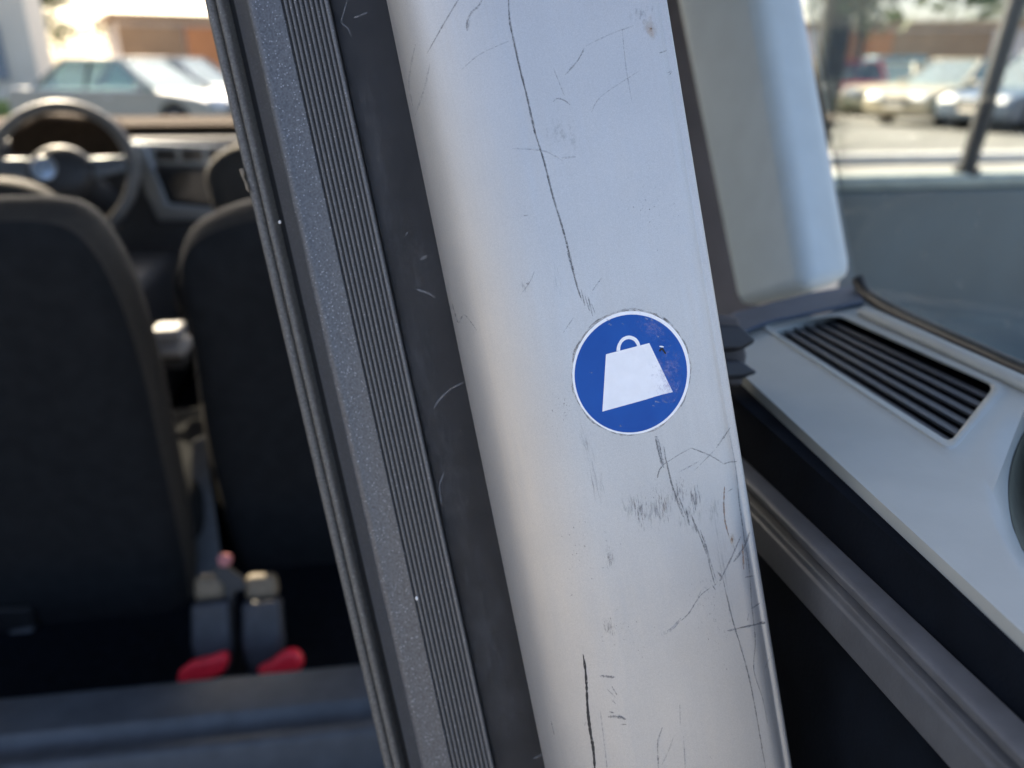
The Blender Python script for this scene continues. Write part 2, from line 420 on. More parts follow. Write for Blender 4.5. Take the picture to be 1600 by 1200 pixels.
# outer double-bead seal and the dark gap behind
g0 = pp(474, T - 0.026); g1 = pp(506, T - 0.026)
v, f, u = ext([g0, g1, (g1[0], g1[1] - 0.004), (g0[0], g0[1] - 0.004)]); mesh('gap_filler', v, f, 'dark_rubber', trim, uvs=u)
def bead(px0, px1, t, h, name):
    a = pp(px0, t); b = pp(px1, t)
    pr = [(a[0] + (b[0] - a[0]) * (0.5 - 0.5 * math.cos(q)), t + h * math.sin(q)) for q in [math.pi * k / 10 for k in range(11)]]
    pr += [(b[0], t - 0.006), (a[0], t - 0.006)]
    v, f, u = ext(pr); return mesh(name, v, f, 'seal_rubber', trim, smooth=60, uvs=u)
bead(459, 474.5, T - 0.021, 0.0035, 'seal_bead')
bead(474.5, 487, T - 0.0195, 0.0024, 'seal_bead')

# ---- marks laid on the surfaces of post and trim
def cast(px, py, bvh):
    d = ray(px, py).normalized()
    h = bvh.ray_cast(C0, d)
    return (h[0], h[1] if h[1].dot(d) < 0 else -h[1]) if h[0] is not None else None
def ribbon(name, pts, width, m, parent, bvh=RAIL, off=0.00008, taper=True, jit=0.35, curve=True):
    P = catmull([tuple(map(float, p)) for p in pts], 8) if (curve and len(pts) > 2) else [tuple(map(float, p)) for p in pts]
    D = [P[0]]
    for p in P[1:]:
        q = D[-1]; n = max(1, int(math.dist(p, q) / 3))
        D += [(q[0] + (p[0] - q[0]) * k / n, q[1] + (p[1] - q[1]) * k / n) for k in range(1, n + 1)]
    vs, uv, L, prev = [], [], 0.0, None
    N = len(D); runs = []
    for i, p in enumerate(D):
        a = D[max(0, i - 1)]; b = D[min(N - 1, i + 1)]
        dx, dy = b[0] - a[0], b[1] - a[1]; l = math.hypot(dx, dy) or 1
        nx, ny = -dy / l, dx / l
        tt = i / max(1, N - 1)
        wv = width / 2 * (1 + random.uniform(-jit, jit)) * (min(1, 0.35 + 4 * min(tt, 1 - tt)) if taper else 1)
        if i: L += math.dist(D[i - 1], p)
        h1 = cast(p[0] + nx * wv, p[1] + ny * wv, bvh); h2 = cast(p[0] - nx * wv, p[1] - ny * wv, bvh)
        if h1 and h2:
            vs += [h1[0] + h1[1] * off, h2[0] + h2[1] * off]; uv += [(0, L * 0.12), (width * 0.12, L * 0.12)]
    if len(vs) < 4: return None
    fs = [(2 * i, 2 * i + 1, 2 * i + 3, 2 * i + 2) for i in range(len(vs) // 2 - 1)]
    return mesh(name, vs, fs, m, parent, uvs=uv)
def patch(name, cx, cy, rx_, ry_, ang, m, parent, bvh=RAIL, off=0.00006, n=12):
    vs, uv, ok = [], [], {}
    ca, sa = math.cos(R(ang)), math.sin(R(ang))
    for i in range(n + 1):
        for j in range(n + 1):
            a, b = 2 * i / n - 1, 2 * j / n - 1
            h = cast(cx + a * rx_ * ca - b * ry_ * sa, cy + a * rx_ * sa + b * ry_ * ca, bvh)
            if h: ok[i, j] = len(vs); vs.append(h[0] + h[1] * off); uv.append((a, b))
    fs = [(ok[i, j], ok[i + 1, j], ok[i + 1, j + 1], ok[i, j + 1]) for i in range(n) for j in range(n)
          if all(k in ok for k in ((i, j), (i + 1, j), (i + 1, j + 1), (i, j + 1)))]
    return mesh(name, vs, fs, m, parent, uvs=uv) if fs else None

SCR = [  # points, width px, material
 ([(794,-30),(796,30),(804,69),(811,102),(823,150),(835,204),(849,249),(862,300),(868,321),(881,364),(892,408),(901,446),(908,466)], 3.2, 'scratch_long'),
 ([(800,60),(812,108),(836,200)], 2.0, 'scratch_grey'), ([(886,392),(897,432),(909,470)], 3.0, 'scratch_grey'),
 ([(908,452),(914,478)], 2.2, 'scratch_dark'), ([(914,462),(921,486)], 2.0, 'scratch_dark'), ([(919,464),(926,494)], 2.2, 'scratch_dark'), ([(924,474),(930,490)], 1.6, 'scratch_grey'),
 ([(722,-10),(696,33),(667,84)], 2.4, 'scratch_dark'),
 ([(756,-6),(748,9),(738,18),(732,28),(729,39),(730,48)], 3.6, 'scratch_grey'), ([(732,30),(730,48)], 6, 'scratch_faint'),
 ([(649,69),(639,126),(645,165)], 3, 'scratch_faint'), ([(672,99),(664,135),(649,180)], 3, 'scratch_faint'), ([(795,64),(750,85),(720,110)], 2, 'scratch_faint'),
 ([(913,75),(903,94),(883,117)], 3, 'scratch_grey'), ([(864,105),(882,150)], 2, 'scratch_faint'),
 ([(864,159),(871,154),(882,157),(891,164)], 2.4, 'scratch_grey'),
 ([(1030,83),(1042,79)], 2.4, 'scratch_dark'), ([(1042,114),(1051,111)], 2, 'scratch_dark'), ([(1044,118),(1050,113)], 1.6, 'scratch_dark'),
 ([(972,45),(978,105),(988,162)], 2, 'scratch_faint'), ([(1000,110),(940,150),(924,176)], 2, 'scratch_faint'), ([(990,40),(950,55),(915,72)], 2.5, 'scratch_faint'),
 ([(877,247),(900,245)], 3, 'scratch_faint'), ([(800,232),(850,236),(880,252)], 2.5, 'scratch_faint'),
 ([(818,337),(826,336)], 2.4, 'scratch_grey'), ([(821,444),(827,442)], 2.6, 'scratch_dark'), ([(835,424),(828,440),(814,460)], 2, 'scratch_faint'),
 ([(940,434),(925,455)], 2, 'scratch_faint'), ([(896,496),(880,520)], 2, 'scratch_faint'),
 ([(706,470),(711,490),(717,504),(726,492),(745,516)], 2.6, 'scratch_grey'),
 # below the sticker
 ([(1026,684),(1030,705),(1037,731)], 6.5, 'smudge_line'), ([(1023,682),(1027,683)], 6, 'scratch_dark'),
 ([(1024,684),(1029,706),(1036,728)], 2.2, 'scratch_dark'), ([(1030,690),(1034,712)], 1.8, 'scratch_dark'),
 ([(1037,697),(1041,722),(1046,744),(1052,768)], 2.4, 'scratch_dark'), ([(1041,718),(1048,748),(1056,774),(1067,803)], 2.4, 'scratch_dark'),
 ([(1052,764),(1060,790),(1068,808)], 2.6, 'scratch_grey'), ([(1058,770),(1072,806)], 2.2, 'scratch_grey'), ([(1072,795),(1077,822)], 2.4, 'scratch_dark'), ([(1081,806),(1089,832)], 2.6, 'scratch_dark'),
 ([(1086,818),(1097,846),(1104,866)], 2.6, 'scratch_dark'), ([(1094,828),(1103,856),(1110,888),(1117,914)], 2.4, 'scratch_dark'), ([(1100,838),(1108,870),(1119,908)], 1.8, 'scratch_grey'),
 ([(1027,747),(1030,735),(1036,727)], 2.6, 'scratch_dark'), ([(1035,727),(1058,712),(1080,700)], 1.8, 'scratch_grey'), ([(1080,700),(1110,712),(1131,725)], 2.4, 'scratch_dark'), ([(1131,725),(1140,722),(1152,721)], 2.4, 'scratch_dark'),
 ([(1141,668),(1119,700)], 2.8, 'scratch_dark'), ([(1117,703),(1085,735)], 2.0, 'scratch_faint'), ([(1092,721),(1060,738)], 2.4, 'scratch_faint'),
 ([(1140,680),(1150,735),(1155,785),(1162,835),(1170,885),(1175,950),(1180,1000),(1178,1047),(1192,1093),(1199,1130)], 2.0, 'scratch_dark'),
 ([(1158,800),(1163,850),(1167,890)], 1.8, 'scratch_grey'), ([(1144,695),(1149,697)], 2, 'scratch_grey'),
 ([(1132,760),(1131,790),(1133,815),(1139,838)], 3.0, 'scratch_brown'), ([(1137,768),(1145,763)], 2.2, 'scratch_grey'), ([(1160,850),(1162,890)], 3, 'scratch_brown'),
 ([(1172,830),(1162,855),(1146,878)], 3.4, 'scratch_dark'), ([(1157,838),(1145,866),(1127,903)], 3.0, 'scratch_dark'), ([(1122,894),(1127,902),(1124,908)], 3.4, 'scratch_dark'), ([(1146,852),(1149,862)], 2.6, 'scratch_grey'),
 ([(1164,902),(1177,900)], 3.4, 'scratch_dark'), ([(1174,951),(1187,942)], 3.0, 'scratch_dark'), ([(1170,958),(1168,970)], 2.0, 'scratch_grey'),
 ([(1129,902),(1138,943),(1148,980),(1157,1010),(1170,1057),(1180,1107),(1188,1153),(1198,1210)], 2.6, 'scratch_dark'),
 ([(1136,930),(1146,975),(1156,1004)], 2.0, 'scratch_grey'),
 ([(1136,986),(1157,981),(1184,975)], 3.0, 'scratch_grey'), ([(1155,981),(1184,975),(1196,972)], 3.8, 'scratch_dark'), ([(1186,972),(1196,974)], 4.6, 'scratch_dark'),
 ([(1113,914),(1118,922)], 2.6, 'scratch_grey'), ([(1116,916),(1121,908)], 2, 'scratch_grey'), ([(1110,918),(1093,932),(1077,957),(1064,970)], 2.2, 'scratch_grey'), ([(1064,966),(1050,982),(1033,992)], 4.5, 'scratch_faint'),
 ([(1096,922),(1090,934)], 2, 'scratch_faint'), ([(1202,1028),(1193,1050)], 2.4, 'scratch_faint'),
 ([(911,1022),(915,1050),(917,1083),(918,1113)], 4.2, 'scratch_black'), ([(918,1098),(919,1116),(923,1147),(927,1170),(930,1210)], 5.2, 'scratch_black'),
 ([(937,1056),(948,1057),(960,1058)], 4.4, 'scratch_dark'), ([(952,1112),(959,1114)], 3.6, 'scratch_dark'), ([(950,1120),(964,1120),(978,1124)], 4.4, 'scratch_dark'), ([(966,1117),(976,1123)], 3, 'scratch_dark'), ([(970,1132),(979,1132)], 2.6, 'scratch_dark'),
 ([(948,1076),(962,1090)], 2.2, 'scratch_faint'), ([(956,1072),(964,1086)], 2.4, 'scratch_grey'), ([(955,1092),(962,1100)], 3, 'scratch_faint'),
 ([(938,1110),(941,1135),(945,1167),(949,1205)], 2.4, 'scratch_faint'),
 ([(1035,1136),(1028,1158),(1028,1180),(1029,1205)], 2.8, 'scratch_grey'), ([(1052,1152),(1045,1172),(1034,1195)], 2.4, 'scratch_faint'),
 ([(1062,1100),(1063,1133)], 2, 'scratch_faint'), ([(1068,1150),(1071,1205)], 2.4, 'scratch_faint'), ([(916,1128),(913,1134)], 2, 'scratch_grey'), ([(861,1126),(866,1148)], 2.2, 'scratch_grey'),
 ([(1110,1182),(1111,1186)], 2, 'scratch_grey'),
]
M['smudge_line'] = M['scratch_grey']
for pts, wd, mt in SCR:
    ribbon('scratch', pts, wd * 0.82, mt, tube_o, off=0.00004 + random.random() * 0.00004)
    if mt in ('scratch_long', 'scratch_black') or (mt == 'scratch_dark' and wd >= 3.0):      # pale line painted as a highlight along the deeper ones
        ribbon('scratch_highlight', [(x + 1.7, y - 0.4) for x, y in pts], 1.1, 'painted_highlight', tube_o, off=0.00003)
for cx, cy, a, b, an, mt in [(1000,800,26,52,-6,'smudge'),(1035,790,30,56,-6,'smudge'),(1085,780,26,52,-6,'smudge'),(1115,800,22,55,-6,'smudge_soft'),(1060,770,34,44,-6,'smudge'),(985,790,30,40,-10,'smudge_soft'),(1020,800,44,50,-4,'smudge_soft'),(1075,810,40,46,-4,'smudge_soft'),(1050,760,70,30,-8,'speckle'),(1020,770,60,40,-20,'speckle'),
        (953,872,15,36,-8,'smudge'),(951,978,20,30,-8,'smudge'),(930,750,24,90,-12,'smudge_soft'),(915,690,18,50,-12,'smudge_soft'),
        (870,440,12,52,-12,'smudge_soft'),(818,448,18,26,0,'smudge_soft'),(1000,20,40,30,0,'smudge_soft'),(880,210,70,40,0,'smudge_soft'),
        (910,860,90,110,0,'speckle'),(960,1000,110,110,0,'speckle'),(1010,330,90,120,0,'speckle'),(880,640,60,90,0,'speckle'),(1110,950,60,150,-10,'speckle'),
        (1129,880,16,120,-9,'smudge_soft')]:
    patch('scuff', cx, cy, a, b, an, mt, tube_o, off=0.00002 + random.random() * 0.00003)
patch('rust_spot', 1016, 44, 16, 24, -10, 'rust_halo', tube_o, off=0.00005)
patch('rust_spot', 1017, 45, 3.2, 3.2, 0, 'rust', tube_o, off=0.00009)
patch('rust_spot', 1144, 845, 6, 14, -5, 'rust_halo', tube_o, off=0.00005)
patch('rust_spot', 1143.5, 843, 2.6, 6, -5, 'rust', tube_o, off=0.00009)

# fibres, dust and flecks on the rubber sheet
for pts, wd in [([(544,-4),(537,21),(534,35),(544,45),(549,58)],1.8),([(553,28),(574,20)],3),([(633,369),(638,362)],2.2),([(656,406),(668,401)],2.6),
        ([(725,597),(704,608),(687,624),(678,638)],2.6),([(694,738),(687,760),(690,788)],2.4),([(650,452),(669,458),(680,465)],2.6),([(659,403),(667,399)],2.4),
        ([(833,1185),(850,1177)],2.4)]:
    ribbon('fibre', pts, wd, 'fibre_light', trim, SHEET, off=0.0002, jit=0.2)
for cx, cy, a, b in [(580,200,40,200),(600,330,40,180),(650,560,50,220),(700,740,50,200),(760,980,60,220),(660,420,60,120),(790,1100,50,120)]:
    patch('dust_patch', cx, cy, a, b, -11, 'dust', trim, SHEET, off=0.0001)

# ---- sticker
sticker = empty('sticker', Vector((0, 0, 0)), '', ''); del sticker['label']; del sticker['category']
sticker.parent = post; sticker.location = S0 - post.location
sticker['label'] = 'round blue sticker with a white weight symbol'
nf = (e1 * math.sin(TA) + e2 * math.cos(TA)).normalized()
ax1 = nf.cross(axis).normalized()
if ax1.dot(e1) < 0: ax1 = -ax1
def disc_pts(center_px, rad, n=72, wob=0.0):
    h = cast(center_px[0], center_px[1], RAIL)[0]
    return h, [h + (ax1 * math.cos(t) + axis * math.sin(t)) * rad * (1 + random.uniform(-wob, wob)) for t in [2 * math.pi * k / n for k in range(n)]]
def drop(p, off):
    hit = RAIL.ray_cast(p + nf * 0.05, -nf)
    n = hit[1] if hit[1].dot(nf) > 0 else -hit[1]
    return hit[0] + n * off
def disc(name, cpx, rad, m, off, wob=0.0):
    c, P = disc_pts(cpx, rad, wob=wob); rings = []
    for q in (0.25, 0.5, 0.75, 0.9, 1.0): rings.append([drop(c + (p - c) * q, off) for p in P])
    v, f = loft(rings, caps=False)
    f.append(tuple(range(len(P)))[::-1])
    rim = [drop(p, 0.00001) for p in P]; n = len(P); base = len(v); v += rim
    f += [((len(rings) - 1) * n + j, (len(rings) - 1) * n + (j + 1) % n, base + (j + 1) % n, base + j) for j in range(n)]
    return mesh(name, v, f, m, sticker, smooth=40)
RW = 0.0283
disc('sticker_border', (987.5, 583), RW, 'sticker_white', 0.00014, wob=0.002)
disc('blue_field', (986.8, 584.2), RW * 0.956, 'sticker_blue', 0.00018)
def flat_shape(name, poly, m, off):
    bm = bmesh.new()
    vs = [bm.verts.new(cast(x, y, RAIL)[0]) for x, y in poly]
    bm.faces.new(vs); bmesh.ops.triangulate(bm, faces=bm.faces)
    bmesh.ops.subdivide_edges(bm, edges=bm.edges, cuts=4, use_grid_fill=True)
    for v_ in bm.verts: v_.co = drop(v_.co, off)
    V = [v_.co.copy() for v_ in bm.verts]; Fc = [tuple(x.index for x in f_.verts) for f_ in bm.faces] if not bm.verts.index_update() else []
    bm.free(); return mesh(name, V, Fc, m, sticker, smooth=40)
flat_shape('weight_symbol', [(946.6,553.5),(1014.2,536),(1037.8,585),(1050.9,612.5),(1036,616),(1022,620),(1008,624.5),(941,643)], 'sticker_white', 0.00022)
outer = [(963,548.6),(963.5,543),(966,536),(972.5,527.6),(982.7,524.3),(992.8,527.6),(998.4,534.4),(1000.2,540.5)]
inner = [(995.4,541.2),(993.8,537.4),(989.4,532.1),(981.5,529.8),(973.7,533.3),(969.6,540),(968.6,547.8)]
oc, ic = catmull(outer, 5), catmull(inner[::-1], 5)
n_ = min(len(oc), len(ic))
oc = [oc[round(i * (len(oc) - 1) / (n_ - 1))] for i in range(n_)]; ic = [ic[round(i * (len(ic) - 1) / (n_ - 1))] for i in range(n_)]
hv = [drop(cast(x, y, RAIL)[0], 0.00022) for x, y in oc + ic]
mesh('handle_symbol', hv, [(i, i + 1, n_ + i + 1, n_ + i) for i in range(n_ - 1)], 'sticker_white', sticker)
# grimy glue line round the rim
c_, P_ = disc_pts((987.5, 583), RW, 96)
gv, gu = [], []
for k in range(97):
    p = P_[k % 96]; d = (p - c_)
    wdt = 1.022 + 0.012 * math.sin(k * 0.7) + (0.016 if 55 < k < 90 else 0.0)
    gv += [drop(c_ + d * 0.998, 0.00012), drop(c_ + d * wdt, 0.00003)]; gu += [(0, k * 0.16), (0.25, k * 0.16)]
mesh('glue_edge', gv, [(2 * i, 2 * i + 1, 2 * i + 3, 2 * i + 2) for i in range(96)], 'glue_dirt', sticker, uvs=gu)
# fine scratches on the sticker
random.seed(5)
for k in range(90):
    x = random.gauss(1050, 14); y = random.gauss(595, 30)
    if math.hypot((x - 987) / 84, (y - 584) / 90) > 0.93 or (x < 1052 and 536 < y < 640 and x < 1014 + (y - 536) * 0.49): continue
    an = random.uniform(0, 6.28); l = random.uniform(2, 7)
    ribbon('scuff_mark', [(x, y), (x + l * math.cos(an), y + l * math.sin(an) * 0.6)], random.uniform(0.8, 1.5), 'fibre_light', sticker, off=0.00026)
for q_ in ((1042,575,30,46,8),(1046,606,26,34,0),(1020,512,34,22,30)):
    patch('painted_sheen_patch', *q_[:4], q_[4], 'painted_sheen', sticker, off=0.00023)  # lavender reflection over the scuffed side, painted on as colour
for x, y, l in [(950,500,5),(953,507,5),(973,506,2.5),(924,582,3),(969,665,2.5),(1010,498,5),(1018,500,4),(1027,628,8),(1021,634,3),(1040,628,5),(1028,526,2)]:
    ribbon('scuff_mark', [(x - l / 2, y - 1), (x + l / 2, y + 1)], 2.0, 'fibre_light', sticker, off=0.00026, taper=False)
ribbon('scuff_mark', [(1030,541),(1037,542)], 3.0, 'sticker_white', sticker, off=0.00026); ribbon('scuff_mark', [(1030,549),(1034,545),(1040,553)], 3.5, 'dark_rubber', sticker, off=0.00026)
random.seed(3)

# small torn bit on the seal edge, crumbs on the ribs
chip = [at_d(x, y, 0.42) for x, y in [(373,264),(379,262),(382,270),(381,277),(387,288),(389,301),(384,296),(381,284),(376,274)]]
prism('torn_edge', chip, CROT @ Vector((0, 0, -0.002)), 'cream', trim, bevel=0.0004)
for x, y, r in [(651,935,2.6),(437,347,2.4)]:
    c = at_d(x, y, 0.385 if x > 600 else 0.4)
    ring = lambda q, h: [c + CROT @ Vector((math.cos(t) * q * r * 0.0003, math.sin(t) * q * r * 0.00042, h * 0.0004)) for t in [math.pi / 4 * k for k in range(8)]]
    v, f = loft([ring(0.5, -1), ring(1, 0), ring(0.5, 1)]); mesh('crumb', v, f, 'chip_white', trim, smooth=60)

# ================================================================== van shell
XL, XR = -1.72, 0.52
van = empty('van_body', (-0.6, 1.5, 0), 'silver van body around the interior with its windscreen ahead', 'van')
box('floor', XL, XR, 0.12, 3.6, 0.24, 0.30, 'carpet', van)
box('roof', XL, XR, 0.55, 2.62, 1.74, 1.80, 'liner', van, bevel=0.02)
for nm, z0, z1 in (('lower_wall', 0.20, 1.0), ('upper_wall', 1.60, 1.74)):
    box(nm, XL - 0.06, XL, 0.15, 3.55 if z1 < 1.2 else 2.62, z0, z1, 'body_silver', van)
    box(nm, XR, XR + 0.06, 0.95, 3.55 if z1 < 1.2 else 2.62, z0, z1, 'body_silver', van)
for y in (0.2, 1.25, 2.25):
    box('side_pillar', XL - 0.05, XL - 0.01, y, y + 0.10, 1.0, 1.60, 'body_silver', van)
for y in (1.35, 2.25):
    box('side_pillar', XR + 0.01, XR + 0.05, y, y + 0.10, 1.0, 1.60, 'body_silver', van)
prism('light_cut_pane', [Vector((XL - .03, .3, 1.0)), Vector((XL - .03, 2.6, 1.0)), Vector((XL - .03, 2.6, 1.6)), Vector((XL - .03, .3, 1.6))], (0.004, 0, 0), 'light_cut_glass', van)  # unseen pane, dark tint added to keep warm light off the pillar
# windscreen
ws = [Vector((XL + 0.05, 3.35, 1.02)), Vector((XR - 0.05, 3.35, 1.02)), Vector((XR - 0.12, 2.62, 1.74)), Vector((XL + 0.12, 2.62, 1.74))]
prism('windscreen', ws, (0, 0.004, 0.004), 'clear_glass', van)
for s in (0, 1):
    a, b = (ws[0], ws[3]) if s == 0 else (ws[1], ws[2])
    tube('windscreen_pillar', [a, b], 0.045, 'dash', van)
box('bonnet', XL + 0.1, XR - 0.1, 3.40, 4.15, 0.55, 0.93, mat('bonnet_paint', (0.085, 0.058, 0.035), 0.8, 0, 0.08, 6, spec=0.1), van, bevel=0.08)
box('front_bulkhead', XL, XR, 3.05, 3.10, 0.30, 0.95, 'carpet', van)

# step across the floor, seen below the seats
sa = on_z(0, 1112, 0.415); sb = on_z(560, 1046, 0.415)
def stepx(px0, py0, px1, py1, z): return on_z(px0, py0, z), on_z(px1, py1, z)
yb = (sa.y + sb.y) / 2
prof = [(yb + 0.02, 0.30), (yb + 0.02, 0.415), (yb - 0.055, 0.418), (yb - 0.065, 0.402), (yb - 0.085, 0.400), (yb - 0.092, 0.412), (yb - 0.106, 0.412), (yb - 0.112, 0.404), (yb - 0.122, 0.330), (yb - 0.127, 0.30)]
v, f = loft([[Vector((x, y, z)) for y, z in prof] for x in (XL + 0.02, 0.05)])
mesh('floor_step', v, f, 'step_grey', van, bevel=0.004)

# ================================================================== right-hand side panel with vent
side = empty('vent_ledge', on_z(1450, 800, 0.9), 'pale grey side panel ledge with a black slatted vent, below the quarter window', 'panel')
LZ = 1.062
lu = ray(620, 160).normalized()                      # the ledge runs this way, towards the front of the van
lp = on_z(1480, 690, LZ)
lw = Vector((lu.y, -lu.x, 0)).normalized(); lw = (lw + Vector((0, 0, 0.10))).normalized()
ln = lw.cross(lu).normalized()
if ln.z < 0: ln = -ln
def led(px, py, h=0.0): return on_plane(px, py, lp + ln * h, ln)
vent = [(1197,510),(1312,495),(1553,604),(1484,691)]
rim_o = [(1180,506),(1319,486),(1582,602),(1486,710)]
outer_l = [(1120,545),(1345,470),(1720,640),(1720,1102)]
inner_far = (1150,606)
V = []; 
def ring_pts(ps, h=0.0): return [led(x, y, h) for x, y in ps]
def polyring(ps, r, side_n=26, n=5):
    """four-cornered ring with rounded corners and evenly split sides, always the same point count"""
    out = []; k4 = len(ps)
    for i in range(k4):
        a = Vector(ps[i - 1]); b = Vector(ps[i]); c = Vector(ps[(i + 1) % k4])
        d0 = b + (a - b).normalized() * r; d1 = b + (c - b).normalized() * r
        for k in range(n + 1):
            t = k / n; out.append(tuple((1 - t) ** 2 * d0 + 2 * t * (1 - t) * b + t * t * d1))
        e0 = c + (b - c).normalized() * r
        for k in range(1, side_n): out.append(tuple(d1.lerp(e0, k / side_n)))
    return out
def scoop_h(x, y):
    q = math.hypot((x - 1690) / 134, (y - 770) / 176)
    t = max(0.0, min(1.0, (1.0 - q) / 0.55)); return -0.085 * t * t * (3 - 2 * t)
vr, ro = polyring(vent, 12), polyring(rim_o, 18)
ol = polyring([(1120,548),(1345,472),(1760,658),(1760,1138)], 4)
def mixr(t, a=vr, b=ro): return [tuple(Vector(p).lerp(Vector(q), t)) for p, q in zip(a, b)]
rings = [ring_pts(vr, -0.020), ring_pts(vr, 0.0), ring_pts(mixr(0.25), 0.0016), ring_pts(mixr(0.6), 0.0014), ring_pts(mixr(0.85), 0.0003)]
for k in range(17):
    rg_ = mixr(k / 16, ro, ol); rings.append([led(x, y, scoop_h(x, y)) if k else led(x, y) for x, y in rg_])
rings.append([p + Vector((0, 0, -0.008)) for p in rings[-1]])
v, f = loft(rings, caps=False)
mesh('ledge', v, f, 'panel_grey', side, smooth=40)
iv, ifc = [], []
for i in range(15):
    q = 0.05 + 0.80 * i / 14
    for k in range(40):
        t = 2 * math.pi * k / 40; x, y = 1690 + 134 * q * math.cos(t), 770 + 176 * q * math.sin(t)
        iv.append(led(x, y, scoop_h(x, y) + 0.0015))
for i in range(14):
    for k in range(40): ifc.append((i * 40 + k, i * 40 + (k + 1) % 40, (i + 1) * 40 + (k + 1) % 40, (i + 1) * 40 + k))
mesh('scoop_shade', iv, ifc, mat('shade_olive', (0.10, 0.105, 0.075), 0.7, 0, 0.12, 90, 0.3, 700), side, smooth=60)  # dark olive sheet over the scoop, its shade put into the colour
# vent well and slats
ventg = empty('vent', Vector((0, 0, 0)), '', ''); del ventg['label']; del ventg['category']; ventg.parent = side; ventg.location = led(1400, 590) - side.location
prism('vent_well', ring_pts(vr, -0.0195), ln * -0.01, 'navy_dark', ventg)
A_, B_, C_, D_ = [led(x, y) for x, y in vent]
NS = 6
for i in range(NS):
    t0 = (i + 0.07) / NS; t1 = (i + 0.92) / NS
    p0 = A_.lerp(B_, t0) - ln * 0.0025; p1 = A_.lerp(B_, t1) - ln * 0.0055
    q0 = D_.lerp(C_, t0) - ln * 0.0025; q1 = D_.lerp(C_, t1) - ln * 0.0055
    prism('vent_slat', [p0, q0, q1, p1], ln * -0.0022, 'slat_plastic', ventg, bevel=0.0005)
# lip between ledge and window
lip = [led(x, y, 0.002) for x, y in [(1352,488),(1440,527),(1600,600),(1720,654)]]
tube('ledge_lip', lip, 0.007, 'panel_grey', side, sq=0.6)
# vertical inner wall below the ledge
wl = [led(1128, 590), led(1720, 1104)]
wb = [wl[1] + Vector((-0.02, 0, -0.75)), wl[0] + Vector((-0.02, 0, -0.75))]
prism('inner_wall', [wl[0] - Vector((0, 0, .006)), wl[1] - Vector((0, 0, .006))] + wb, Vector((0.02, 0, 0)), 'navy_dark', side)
# grey rail lower down
rail = empty('side_rail', on_z(1400, 1050, 0.80), 'grey grooved plastic rail running diagonally below the side panel', 'rail')
wd_ = (wl[1] - wl[0]).normalized(); wnrm = wd_.cross(Vector((0, 0, 1))).normalized()
if wnrm.dot(C0 - wl[0]) < 0: wnrm = -wnrm
def onw(px, py, h=0.012): return on_plane(px, py, wl[0] + wnrm * h, wnrm)
ra0, ra1 = onw(1130, 798), onw(1560, 1275)
rb0, rb1 = onw(1130, 708), onw(1680, 1249)
def rl(t, h): return [ra0.lerp(rb0, t) + wnrm * h, ra1.lerp(rb1, t) + wnrm * h]
st = [(0, -0.010), (0, 0.0), (0.03, 0.003), (0.52, 0.003), (0.56, 0.0015), (0.66, 0.0015), (0.70, -0.004), (0.80, -0.004), (0.85, 0.003), (0.97, 0.003), (1.0, 0.0), (1.0, -0.010)]
v, f = loft([[rl(t, h)[0] for t, h in st], [rl(t, h)[1] for t, h in st]]); mesh('rail_profile', v, f, 'rail_grey', rail, bevel=0.0008)
f0, f1 = rl(0.1, -0.010), rl(0.9, -0.010)
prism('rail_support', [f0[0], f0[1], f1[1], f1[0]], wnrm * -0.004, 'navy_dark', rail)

# pillar trim
pil = empty('pillar_trim', at_d(1262, 452, 0.74), 'pale grey faceted pillar trim beside the quarter window', 'pillar')
bt = [at_d(1150, 486, 0.86), at_d(1262, 458, 0.74), at_d(1338, 441, 0.77)]
tp = [at_d(1016, -180, 1.00), at_d(1160, -180, 0.86), at_d(1226, -180, 0.88)]
back_b, back_t = [bt[2] + Vector((0.04, 0.16, 0)), bt[0] + Vector((0.12, 0.10, 0))], [tp[2] + Vector((0.04, 0.16, 0)), tp[0] + Vector((0.12, 0.10, 0))]
v, f = loft([bt + back_b, tp + back_t]); mesh('trim_face', v, f, 'pillar_grey', pil, bevel=0.018)
bs = [(1118,502),(1150,486),(1262,457),(1342,444),(1350,470),(1205,500),(1130,530)]
prism('pillar_foot', [led(x, y, 0.005) for x, y in bs], ln * -0.004, 'base_blue', pil, bevel=0.003)
bp_ = [at_d(1000, -200, 1.20), at_d(1120, -200, 1.20), at_d(1190, 520, 1.08), at_d(1090, 520, 1.08)]
prism('belt_cover', bp_, Vector((0.02, 0.05, 0)), 'brown_trim', pil, bevel=0.01)

# belt guide, the dark clutter between post and ledge
guide = empty('belt_guide', at_d(1150, 560, 0.50), 'small dark belt guide with brown slots beside the silver post', 'belt guide')
for k, (y0, y1, xr) in enumerate([(505, 548, 1184), (560, 592, 1187)]):
    prism('guide_wedge', [at_d(1110, y0, .50), at_d(1158, y0 + 2, .50), at_d(xr, (y0 + y1) / 2 + 6, .50), at_d(1160, y1, .50), at_d(1110, y1 + 2, .50)], CROT @ Vector((0, 0, -0.02)), 'black_plastic', guide, bevel=0.003)
prism('guide_slot', [at_d(1105, 488, .525), at_d(1156, 494, .525), at_d(1168, 556, .525), at_d(1160, 604, .525), at_d(1105, 600, .525)], CROT @ Vector((0, 0, -0.01)), 'brown_trim', guide, bevel=0.003)

